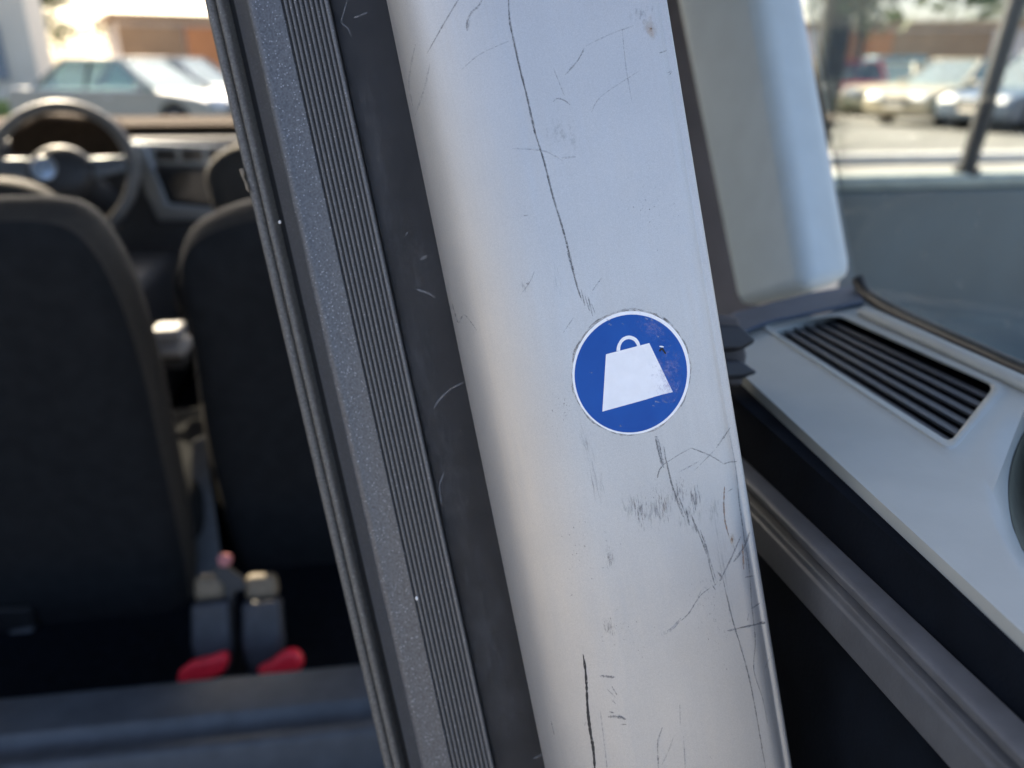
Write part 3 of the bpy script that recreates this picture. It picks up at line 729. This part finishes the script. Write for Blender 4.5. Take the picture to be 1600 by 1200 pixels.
# quarter window: pane and black seal standing on the ledge's outer edge
qa = led(1338, 462); qb = led(1720, 636)
qd = (qb - qa).normalized(); qup = Vector((0, 0, 1)); qn = qd.cross(qup).normalized()
win = empty('quarter_window', qa, 'tinted rear quarter window with rounded black seal above the grey ledge', 'window')
def qw(px, py): return on_plane(px, py, qa + qn * 0.0, qn)
pane = [qw(1341, 462), qb, qb + qup * 0.55, qw(1229, -180)]
prism('pane', pane, qn * 0.004, 'quarter_glass', win)
PANE = BVHTree.FromPolygons([tuple(p) for p in pane], [(0, 1, 2, 3)])
for x, y, r_ in [(1526,350,9),(1532,330,6),(1492,318,7),(1500,445,10),(1443,400,14),(1560,420,6),(1405,360,8),(1575,505,12),(1380,300,10),(1470,505,9)]:
    patch('water_spot', x, y, r_, r_ * 1.2, 15, 'water_mark', win, PANE, off=0.0006)
sp = catmull([(1341,436),(1347,450),(1362,466),(1400,488),(1450,512),(1530,548),(1600,580),(1720,636)], 5)
tube('window_seal', [qw(x, y) for x, y in sp], 0.0055, 'black_plastic', win)

# ================================================================== seats
def seat(name, label, px_half, Ybase, Ytop, half, side_sign, thick=0.13, hr=None):
    n = Vector((0, 1, (Ybase - Ytop) / 0.62)).normalized(); p = Vector((0, Ybase, 0.42))
    H = [on_plane(x, y, p, n) for x, y in catmull(px_half, 3)]
    ext_x = (max if side_sign > 0 else min)(h.x for h in H)
    cx = ext_x - side_sign * half
    o = empty(name, Vector((cx, Ybase, 0.30)), label, 'seat')
    H = [h for h in H if (h.x - cx) * side_sign > 0.01]
    ring = H + [Vector((2 * cx - h.x, h.y, h.z)) for h in H[::-1]]
    c = sum(ring, Vector()) / len(ring)
    def rg(inset, fwd): return [q + (c - q).normalized() * inset + n * fwd for q in ring]
    v, f = loft([rg(0.14, -0.006), rg(0.085, -0.003), rg(0.050, 0.003), rg(0.026, 0.013), rg(0.012, 0.027)])
    mesh('back_panel', v, f, 'seat_fabric', o, smooth=60)
    v, f = loft([rg(0.012, 0.0265), rg(0.003, 0.044), rg(0.0, 0.065), rg(0.0, thick - .05), rg(0.008, thick - .02), rg(0.03, thick)])
    mesh('side_bolster', v, f, 'seat_side', o, smooth=60)
    box('cushion', cx - half * 0.95, cx + half * 0.95, Ybase + 0.06, Ybase + 0.52, 0.40, 0.52, 'seat_fabric', o, bevel=0.04)
    box('seat_base', cx - half * 0.7, cx + half * 0.7, Ybase + 0.1, Ybase + 0.48, 0.30, 0.40, 'black_plastic', o)
    return o, cx, n
sL, cxl, nS = seat('rear_seat', 'black fabric rear seat back on the left, behind the steering wheel',
    [(35,344),(86,352),(126,378),(166,436),(204,524),(238,640),(270,780),(292,900),(302,1000),(304,1092),(306,1190)], 1.24, 1.10, 0.25, 1, 0.13)
sR, cxr, _ = seat('rear_seat', 'black fabric rear seat back partly hidden by the ribbed trim',
    [(455,338),(395,342),(342,354),(294,378),(272,412),(270,450),(290,560),(308,690),(335,800),(362,900),(390,1010),(398,1062),(408,1160)], 1.36, 1.22, 0.25, -1)
# latch pocket low on the left seat back
lpn = Vector((0, 1, 0.226)).normalized()
def sp_(x, y, h): return on_plane(x, y, Vector((0, 1.24 - h, 0.42)), lpn)
prism('latch_pocket', [sp_(-20, 955, .020), sp_(48, 952, .020), sp_(66, 1034, .020), sp_(-10, 1048, .020)], Vector((0, .012, 0)), 'black_plastic', sL, bevel=0.003)
prism('latch', [sp_(12, 990, .028), sp_(50, 984, .028), sp_(70, 1032, .028), sp_(26, 1040, .028)], Vector((0, .012, 0)), 'latch_grey', sL, bevel=0.004)
# front seats: shoulders and head restraints
def front_seat(label, cx, Y, ztop):
    o = empty('front_seat', Vector((cx, Y, 0.30)), label, 'seat')
    def rr(wid, y0, z0, z1, top):
        pts = []
        for k in range(13):
            t = math.pi * k / 12; pts.append((cx + wid * math.cos(t), z1 - top + top * math.sin(t)))
        pts = [(cx + wid * 0.9, z0)] + pts + [(cx - wid * 0.9, z0)]
        return pts
    for nm, wid, z0, z1, top, th, mt, dy in (('seat_back', 0.25, 0.45, ztop - 0.20, 0.16, 0.13, 'seat_fabric', 0), ('head_restraint', 0.135, ztop - 0.19, ztop, 0.09, 0.10, 'seat_side', 0.0)):
        pts = rr(wid, Y, z0, z1, top); c = Vector((cx, 0, (z0 + z1) / 2))
        def rg(i, y): return [Vector((x, y, z)) + (c - Vector((x, 0, z))).normalized() * i for x, z in pts]
        v, f = loft([rg(0.05, Y - 0.005), rg(0.012, Y), rg(0, Y + 0.025), rg(0, Y + th - .03), rg(0.03, Y + th)])
        mesh(nm, v, f, mt, o, smooth=60)
    for s in (-1, 1): tube('restraint_post', [(cx + s * .05, Y + .05, ztop - .24), (cx + s * .05, Y + .05, ztop - .15)], 0.007, 'satin_trim', o)
    box('cushion', cx - 0.24, cx + 0.24, Y + 0.08, Y + 0.55, 0.42, 0.56, 'seat_fabric', o, bevel=0.04)
    box('seat_base', cx - 0.2, cx + 0.2, Y + 0.1, Y + 0.5, 0.30, 0.42, 'black_plastic', o)
    return o
pf = on_y(-24, 282, 1.95); front_seat('driver seat with dark head restraint at the left edge, before the steering wheel', pf.x, 1.95, pf.z)
pf = on_y(400, 222, 1.98); front_seat('front passenger seat with dark head restraint beside the ribbed trim', pf.x, 1.98, pf.z)

# ================================================================== dashboard and steering wheel
YD = 2.62
dl, dr = XL + 0.04, XR - 0.05
dz = on_y(290, 214, YD).z
dash = empty('dashboard', Vector((-0.6, YD, 0.5)), 'dark dashboard with centre display under the windscreen', 'dashboard')
prof = [(YD + 0.02, 0.55), (YD - 0.03, 0.70), (YD - 0.01, dz - 0.14), (YD - 0.02, dz - 0.03), (YD + 0.01, dz), (YD + 0.40, dz + 0.02), (YD + 0.42, 0.55)]
v, f = loft([[Vector((x, y, z)) for y, z in prof] for x in (dl, dr)]); mesh('dash_body', v, f, 'dash', dash, bevel=0.015)
# top pad
box('dash_top_pad', dl + .02, dr - .02, YD + 0.05, YD + 0.62, dz + 0.012, dz + 0.032, 'dash_top', dash, bevel=0.008)
def yq(pts, y): return [on_y(a, b, y) for a, b in pts]
prism('instrument_hood', yq([(10,205),(60,178),(150,184),(200,214),(200,250),(10,250)], YD - .02), (0, .16, 0), 'dash_top', dash, bevel=0.02)
prism('vent_band', yq([(205,222),(335,228),(372,232),(372,262),(232,258)], YD - .035), (0, .03, 0), 'satin_trim', dash, bevel=0.004)
for k in range(3):
    prism('air_vent', yq([(240 + k * 42, 232), (274 + k * 42, 233), (276 + k * 42, 252), (242 + k * 42, 251)], YD - .04), (0, .02, 0), 'screen', dash, bevel=0.003)
prism('trim_blade', yq([(198,222),(228,228),(262,318),(345,326),(345,346),(248,346),(225,300)], YD - .05), (0, .03, 0), 'satin_trim', dash, bevel=0.006)
prism('display', yq([(240,264),(340,268),(342,320),(266,318)], YD - .055), (0, .02, 0), 'screen', dash, bevel=0.003)
box('centre_console', -0.97, -0.72, 1.75, YD, 0.30, 0.72, 'dash', dash, bevel=0.04)
# pale box between the seats
p0 = on_y(232, 520, 1.72); p1 = on_y(289, 552, 1.72)
tray = empty('pale_tray', Vector(((p0.x + p1.x) / 2, 1.75, p1.z)), 'pale plastic tray in two layers between the rear seats', 'tray')
box('upper_layer', p0.x, p1.x - .006, 1.72, 1.79, on_y(260, 538, 1.72).z, on_y(260, 516, 1.72).z, 'pale_plastic', tray, bevel=0.008)
box('lower_layer', p0.x, p1.x, 1.715, 1.80, on_y(260, 560, 1.72).z, on_y(260, 541, 1.72).z, 'pale_plastic', tray, bevel=0.01)
box('tray_stand', p0.x + .01, p1.x - .01, 1.73, 1.78, 0.62, on_y(260, 560, 1.72).z, 'dash', tray)

YW = 2.28
wc = on_y(97, 270, YW)
sw = empty('steering_wheel', wc, 'steering wheel with round badge on its hub, left of the dashboard', 'steering wheel')
tilt = Matrix.Rotation(R(-24), 3, 'X')
def wp(x, z, y=0.0): return wc + tilt @ Vector((x, y, z))
RWH = 0.182
tube('rim', [wp(RWH * math.cos(t), RWH * math.sin(t)) for t in [2 * math.pi * k / 40 for k in range(40)]], 0.016, 'wheel_leather', sw, cyclic=True)
hub_r = [[wp(q * 0.085 * math.cos(t), q * 0.072 * math.sin(t), y) for t in [2 * math.pi * k / 28 for k in range(28)]] for q, y in ((1, 0.03), (1, -0.01), (0.85, -0.028), (0.4, -0.034))]
v, f = loft(hub_r); hub = mesh('hub', v, f, 'dash', sw, smooth=50)
eb = [[wp(-0.03 + q * 0.030 * math.cos(t), q * 0.030 * math.sin(t), y) for t in [2 * math.pi * k / 24 for k in range(24)]] for q, y in ((1, -0.030), (1, -0.037), (0.8, -0.040))]
v, f = loft(eb); mesh('badge', v, f, 'emblem', hub, smooth=40)
tube('badge_ring', [wp(-0.03 + 0.031 * math.cos(t), 0.031 * math.sin(t), -0.038) for t in [2 * math.pi * k / 24 for k in range(24)]], 0.003, 'rim', hub, cyclic=True, n=8)
for a, wv in ((8, .022), (172, .022), (-90, .028)):
    d = Vector((math.cos(R(a)), math.sin(R(a)))); n2 = Vector((-d.y, d.x))
    pts = [wp(d.x * q + n2.x * s * ww, d.y * q + n2.y * s * ww, -0.008) for q, s, ww in ((.07, -1, wv * 1.3), (.172, -1, wv * .8), (.172, 1, wv * .8), (.07, 1, wv * 1.3))]
    prism('spoke', pts, tilt @ Vector((0, .016, 0)), 'satin_trim' if a > 0 else 'wheel_leather', sw, bevel=0.004)
tube('column', [wp(0, 0, 0.02), wp(0, 0, 0.40)], 0.05, 'dash', sw)

# ================================================================== seat-belt buckles
def buckle(label, px, py, red, dx):
    d = 1.24
    o = empty('seat_belt_buckle', at_d(px, py, d), label, 'buckle', 'red buckles between the rear seats')
    def q(pts, dd): return [at_d(x, y, dd) for x, y in pts]
    fw = CROT @ Vector((0, 0, -0.03))
    prism('sleeve', q([(px - 26, py - 148), (px + 22, py - 150), (px + 28, py - 112), (px - 24, py - 106)], d + .03), fw, 'cream', o, bevel=0.012)
    prism('housing', q([(px - 30, py - 106), (px + 30, py - 112), (px + 36, py - 40), (px + 30, py + 8), (px - 18, py + 12), (px - 30, py - 40)], d + .012), fw, 'housing_grey', o, bevel=0.010)
    prism('red_button', q([(px + x, py + y) for x, y in red], d - 0.012), fw * 0.8, 'red_plastic', o, bevel=0.010, sub=0)
buckle('left red seat belt buckle with cream sleeve at the foot of the seats', 325, 1050, [(-50, 2), (-30, -14), (2, -22), (24, -30), (30, -16), (22, 4), (-10, 20), (-40, 28), (-50, 18)], 0)
buckle('right red seat belt buckle with cream sleeve, nearer the ribbed trim', 405, 1048, [(-8, -2), (14, -12), (40, -32), (58, -30), (68, -14), (62, 4), (30, 12), (0, 12)], 0)
strap = empty('belt_strap', at_d(350, 900, 1.3), 'black belt strap with pink tab above the red buckles', 'strap')
prism('webbing', [at_d(x, y, 1.27) for x, y in [(326,892),(345,880),(380,904),(384,922),(365,926),(360,1050),(352,1050),(350,916)]], CROT @ Vector((0, 0, -0.01)), 'black_plastic', strap, bevel=0.002)
prism('tab', [at_d(x, y, 1.26) for x, y in [(338,872),(346,866),(358,868),(362,876),(356,886),(342,886)]], CROT @ Vector((0, 0, -0.012)), 'pink', strap, bevel=0.003)
prism('grey_webbing', [at_d(x, y, 1.50) for x, y in [(300,690),(318,680),(345,880),(352,960),(290,960),(296,860)]], CROT @ Vector((0, 0, -0.01)), 'rail_grey', strap, bevel=0.002)

# ================================================================== cars outside
def car(name, label, paint, loc, heading, L=4.5, W=1.78, H=1.45, belt=0.90, kind='sedan', group=None, glass='car_glass', mid=None):
    o = empty(name, Vector(loc), label, 'car', group)
    ch, sh = math.cos(R(heading)), math.sin(R(heading))
    def T(x, y, z): return Vector(loc) + Vector((x * ch - y * sh, x * sh + y * ch, z))
    h = L / 2
    wr = 0.32; xf, xr = h - 0.85, -h + 0.95
    def arch(cx): return [(cx + (wr + .05) * math.cos(t), wr + (wr + .05) * math.sin(t) * 1.0) for t in [math.pi * k / 10 for k in range(11)]]
    hood = belt - 0.06; tail = belt + 0.04 if kind == 'sedan' else belt + 0.05
    side_p = [(h - 0.02, 0.28)] + [(h, 0.55), (h - 0.08, hood - 0.14), (h - 0.35, hood - 0.06), (h - 1.25, belt), (-h + 0.75, belt + 0.02), (-h + 0.12, tail), (-h, tail - 0.1), (-h + 0.01, 0.45), (-h + 0.06, 0.26)]
    side_p += arch(xr)[::-1][0:0] + [(xr - wr - .05, 0.22)] + arch(xr)[::-1] + [(xr + wr + .05, 0.20), (xf - wr - .05, 0.20)] + arch(xf)[::-1] + [(xf + wr + .05, 0.22)]
    rings = []
    for y, s in ((-W / 2 + .05, 0.97), (-W / 2, 1.0), (-W / 2 + .0, 1.0), (W / 2 - .0, 1.0), (W / 2, 1.0), (W / 2 - .05, 0.97)):
        pass
    rings = [[T(x * (0.985 if abs(y) < W / 2 - .01 else 1), y, z) for x, z in side_p] for y in (-W / 2, W / 2)]
    v, f = loft(rings); mesh('body', v, f, paint, o, bevel=0.05)
    # greenhouse
    bx0, bx1 = h - (0.75 if mid else 1.25), (-h + 0.62 if kind == 'sedan' else -h + 0.22)
    rx0, rx1 = h - (1.15 if mid else 2.05), (-h + 1.35 if kind == 'sedan' else -h + (0.36 if mid else 0.55))
    wb, wt = W / 2 - 0.06, W / 2 - 0.24
    zb, zt = belt + 0.0, H - 0.03
    mid_b, mid_t = (bx0 + bx1) / 2 - 0.15, (rx0 + rx1) / 2 - 0.05
    if mid: mid_b, mid_t = -0.75, -0.60
    rf = [T(rx0, -wt, zt), T(rx0, wt, zt), T(rx1, wt, zt), T(rx1, -wt, zt)]
    prism('roof', rf, (0, 0, 0.05), paint, o, bevel=0.03)
    for s in (-1, 1):
        for (b_, t_) in ((bx0, rx0), (bx1, rx1)):
            tube('pillar', [T(b_, s * wb, zb), T((b_ + t_) / 2, s * (wb + wt) / 2 + s * .02, (zb + zt) / 2), T(t_, s * wt, zt + .01)], 0.045, paint, o, n=8)
        tube('pillar', [T(mid_b, s * wb, zb), T(mid_t, s * wt, zt)], 0.032, 'black_plastic', o, n=8)
        for (b0_, b1_, t0_, t1_) in ((bx0, mid_b, rx0, mid_t), (mid_b, bx1, mid_t, rx1)):
            prism('side_window', [T(b0_, s * wb, zb), T(b1_, s * wb, zb), T(t1_, s * wt, zt), T(t0_, s * wt, zt)], T(0, -s * .006, 0) - T(0, 0, 0), glass, o)
        tube('belt_moulding', [T(bx0 - .05, s * (wb + .045), belt - .005), T(bx1, s * (wb + .045), belt + .012)], 0.014 if not mid else 0.022, 'rim' if not mid else 'pale_plastic', o, n=6)
        box_pts = [T(h - .75, s * (W / 2 - .02), belt + .02), T(h - 1.05, s * (W / 2 - .02), belt + .02)]
        mp_ = [T(bx0 - .28, s * (W / 2 + .10), belt + .08), T(bx0 - .10, s * (W / 2 + .10), belt + .06)]
        tube('mirror', [T(bx0 - .20, s * (W / 2 - .03), belt + .05), T(bx0 - .20, s * (W / 2 + .06), belt + .07), T(bx0 - .20, s * (W / 2 + .16), belt + .07)], [0.03, 0.06, 0.055], paint, o, n=8)
        for dxh in (bx0 - 1.0, bx0 - 1.95):
            tube('door_handle', [T(dxh - .08, s * (W / 2 + .012), belt - .12), T(dxh + .08, s * (W / 2 + .012), belt - .12)], 0.013, 'rim', o, n=6)
        prism('headlight', [T(h - .02, s * (W / 2 - .12), .60), T(h - .02, s * (W / 2 - .50), .60), T(h - .10, s * (W / 2 - .50), .74), T(h - .16, s * (W / 2 - .10), .76)], T(.04, 0, 0) - T(0, 0, 0), 'lamp_clear', o, bevel=.01)
        prism('taillight', [T(-h + .0, s * (W / 2 - .06), .68), T(-h + .0, s * (W / 2 - .38), .68), T(-h + .0, s * (W / 2 - .38), .86), T(-h + .0, s * (W / 2 - .06), .86)], T(-.03, 0, 0) - T(0, 0, 0), 'lamp_red', o, bevel=.01)
        for cx in (xf, xr):
            wh = bpy.data.objects.new('wheel', None); COL.objects.link(wh); wh.parent = o; wh.location = T(cx, s * (W / 2 - .11), wr) - Vector(loc)
            def cyl(rads):
                return loft([[T(cx + r_ * math.cos(t), s * (W / 2 - .11) + s * y_, wr + r_ * math.sin(t)) for t in [2 * math.pi * k / 20 for k in range(20)]] for r_, y_ in rads])
            v, f = cyl(((wr * .9, -.10), (wr, -.08), (wr, .08), (wr * .93, .105), (wr * .70, .105))); mesh('tyre', v, f, 'tyre', wh, smooth=40)
            v, f = cyl(((wr * .69, .09), (wr * .67, .112), (wr * .60, .100), (wr * .18, .118))); mesh('wheel_rim', v, f, 'rim', wh, smooth=30)
    for (b_, t_, nm) in ((bx0, rx0, 'windscreen'), (bx1, rx1, 'rear_window')):
        prism(nm, [T(b_, -wb, zb), T(b_, wb, zb), T(t_, wt, zt), T(t_, -wt, zt)], (0, 0, 0.006), glass, o)
    prism('grille', [T(h + .0, -.42, .48), T(h + .0, .42, .48), T(h - .03, .42, .66), T(h - .03, -.42, .66)], T(.03, 0, 0) - T(0, 0, 0), 'black_plastic', o, bevel=.01)
    prism('number_plate', [T(h + .02, -.26, .40), T(h + .02, .26, .40), T(h + .02, .26, .50), T(h + .02, -.26, .50)], T(.012, 0, 0) - T(0, 0, 0), 'white_wall', o)
    return o
def paint(n, c, metal=0.0, rough=0.35): return mat(n, c, rough, metal, coat=0.3)
paint('paint_greygreen', (0.26, 0.27, 0.24)); paint('paint_red', (0.50, 0.03, 0.05)); paint('paint_white', (0.52, 0.47, 0.34))
paint('paint_beige', (0.40, 0.34, 0.23)); paint('paint_blue', (0.06, 0.09, 0.13)); paint('paint_dark', (0.020, 0.040, 0.058), 0.0, 0.40); paint('paint_cyan', (0.28, 0.55, 0.62)); paint('paint_silver', (0.36, 0.35, 0.33))
def gpos(px, dist):
    r = ray(px, 110); r.z = 0; r.normalize(); return Vector((r.x * dist, r.y * dist, 0))
car('parked_car', 'grey green saloon car seen side-on through the windscreen', 'paint_greygreen', gpos(208, 18.0), -24 + 180 + 180, L=4.7, kind='sedan')
car('parked_car', 'pale silver car behind the grey green saloon, seen through the windscreen', 'paint_silver', gpos(290, 25.0), -20, kind='hatch', H=1.55)
car('parked_car', 'red hatchback seen from behind through the quarter window', 'paint_red', gpos(1322, 29.0), 70, kind='hatch', H=1.5)
car('parked_car', 'cream white car facing the camera between red hatchback and beige saloon', 'paint_white', gpos(1392, 28.0), 228, kind='sedan')
car('parked_car', 'beige saloon car parked at an angle, right of the cream car', 'paint_beige', gpos(1500, 23.5), 200, kind='sedan', H=1.5)
car('parked_car', 'dark blue car at the right edge beyond the black window pillar', 'paint_blue', gpos(1640, 22.0), 195, kind='hatch', H=1.6)
car('parked_car', 'pale cyan car behind the red and cream cars', 'paint_cyan', gpos(1366, 38.0), 170, kind='hatch', H=1.75)
# low blue-grey barrier with a pale top rail and a slim black post, just outside the quarter window
nb = on_z(1518, 272, 0.93)
bar = empty('barrier', Vector((nb.x, nb.y, 0)), 'low blue grey barrier with pale top rail and black post outside the quarter window', 'barrier')
bd = Vector((1, 0.035, 0)).normalized(); bn = Vector((-bd.y, bd.x, 0))
b0_, b1_ = Vector((nb.x, nb.y, 0)) - bd * 1.5, Vector((nb.x, nb.y, 0)) + bd * 2.6
prism('panel', [b0_, b1_, b1_ + bn * .06, b0_ + bn * .06], (0, 0, 0.885), mat('barrier_blue', (0.065, 0.105, 0.135), 0.32, 0, 0.10, 3, spec=0.6), bar, bevel=0.01)
up_ = Vector((0, 0, 0.888)); q0_, q1_ = b0_ - bn * .012 + up_, b1_ - bn * .012 + up_
prism('top_rail', [q0_, q1_, q1_ + bn * .084, q0_ + bn * .084], (0, 0, 0.045), mat('rail_pale', (0.30, 0.34, 0.32), 0.6, 0, 0.1, 20), bar, bevel=0.012)
pt = on_plane(1606, -20, Vector((nb.x, nb.y, 0)), Vector((0, 1, 0)))
pb = Vector((nb.x, nb.y + .03, 0.92)); dv = (Vector((pt.x, pb.y, pt.z)) - pb)
tube('post', [pb, pb + dv, pb + dv * 2.6], 0.028, 'black_plastic', bar, n=16)
tube('post_collar', [pb, pb + dv * 0.05], 0.042, 'black_plastic', bar, n=16)

# ================================================================== buildings, trees, grass
def building(label, c, ang, wid, dep, ht, panels, roofm='brown_wall'):
    o = empty('building', Vector(c), label, 'building')
    ca, sa = math.cos(R(ang)), math.sin(R(ang))
    def T(x, y, z): return Vector(c) + Vector((x * ca - y * sa, x * sa + y * ca, z))
    prism('wall', [T(-wid / 2, 0, 0), T(wid / 2, 0, 0), T(wid / 2, dep, 0), T(-wid / 2, dep, 0)], (0, 0, ht), 'pale_wall' if panels else 'white_wall', o)
    prism('roof', [T(-wid / 2 - .3, -.3, ht), T(wid / 2 + .3, -.3, ht), T(wid / 2 + .3, dep + .3, ht), T(-wid / 2 - .3, dep + .3, ht)], (0, 0, .3), roofm, o)
    for (x0, x1, z0, z1, m_) in panels:
        prism('wall_panel', [T(x0, -.002, z0), T(x1, -.002, z0), T(x1, -.002, z1), T(x0, -.002, z1)], T(0, -.12, 0) - T(0, 0, 0), m_, o)
    return o
def window_on(o, c, ang, xs, z0, z1):
    ca, sa = math.cos(R(ang)), math.sin(R(ang))
    def T(x, y, z): return Vector(c) + Vector((x * ca - y * sa, x * sa + y * ca, z))
    for x in xs:
        prism('window', [T(x - .6, -.02, z0), T(x + .6, -.02, z0), T(x + .6, -.02, z1), T(x - .6, -.02, z1)], T(0, -.06, 0) - T(0, 0, 0), 'pane_dark', o)
cb = gpos(1500, 52); ang = -16
pan = []
x = -22
for i, (wd, m_) in enumerate([(5,'brown_wall'),(3,'pale_wall'),(4.5,'orange_wall'),(2.0,'pale_wall'),(3.5,'orange_wall'),(5,'brown_wall'),(2.5,'pale_wall'),(4,'orange_wall'),(5,'brown_wall'),(3,'pale_wall'),(5,'orange_wall')]):
    pan.append((x, x + wd, 0.1, 3.2, m_)); x += wd + 0.05
building('long low orange and brown panelled building beyond the parked cars', cb, ang, 46, 9, 3.4, pan)
c1 = gpos(-262, 27); b1_ = building('white building with dark windows at the left edge', c1, 18, 9, 8, 6.0, [], 'brown_wall'); window_on(b1_, c1, 18, (-3, 0, 3.2), 1.0, 2.4)
c2 = gpos(345, 40); b2_ = building('low brown building behind the cars ahead', c2, 22, 8, 6, 3.2, [(-4, -1.4, .1, 3.0, 'brown_wall'), (-1.3, 1.3, .1, 3.0, 'orange_wall'), (1.4, 4, .1, 3.0, 'brown_wall')]); window_on(b2_, c2, 22, (-2.6, 2.6), 1.2, 2.6)
g1 = gpos(0, 24)
g1 = gpos(40, 23); struct(box('grass', g1.x - 6, g1.x + .1, g1.y, g1.y + 1.6, -0.02, 0.55, 'grass', bevel=0.2), 'stuff')
def tree(label, c, ht, cr, seed):
    rnd = random.Random(seed)
    o = empty('tree', Vector(c), label, 'tree', 'trees beyond the car park')
    tr = tube('trunk', [Vector(c), Vector(c) + Vector((.1, 0, ht * .3)), Vector(c) + Vector((0, .1, ht * .62))], [.19, .14, .07], 'bark', o, n=8)
    for k in range(5):
        a = k * 1.3; b = Vector(c) + Vector((0, 0, ht * (.34 + .05 * k)))
        tube('limb', [b, b + Vector((math.cos(a) * cr * .4, math.sin(a) * cr * .4, ht * .12)), b + Vector((math.cos(a) * cr * .7, math.sin(a) * cr * .7, ht * .26))], [.08, .05, .02], 'bark', o, n=6)
    vs, fs = [], []
    cl = [Vector(c) + Vector((rnd.gauss(0, cr * .45), rnd.gauss(0, cr * .45), ht * .66 + rnd.gauss(0, ht * .14))) for _ in range(26)]
    for q in cl:
        for _ in range(130):
            p = q + Vector((rnd.gauss(0, .42), rnd.gauss(0, .42), rnd.gauss(0, .36)))
            d1 = Vector((rnd.uniform(-1, 1), rnd.uniform(-1, 1), rnd.uniform(-1, 1))).normalized() * .11
            d2 = d1.orthogonal().normalized() * .07
            i = len(vs); vs += [p - d1, p + d2, p + d1, p - d2]; fs.append((i, i + 1, i + 2, i + 3))
    mesh('crown', vs, fs, 'leaf', o)
tree('green tree beyond the red hatchback, left in the quarter window', gpos(1335, 36), 7, 2.2, 1)
tree('bushy tree behind the orange building, right of the window pillar', gpos(1590, 56), 8, 3.0, 2)
tree('tree behind the white building at the left edge', gpos(60, 44), 7, 2.4, 4)
tree('dark tree trunk close behind the pale pillar trim, left in the quarter window', gpos(1281, 8.5), 5.5, 1.6, 7)
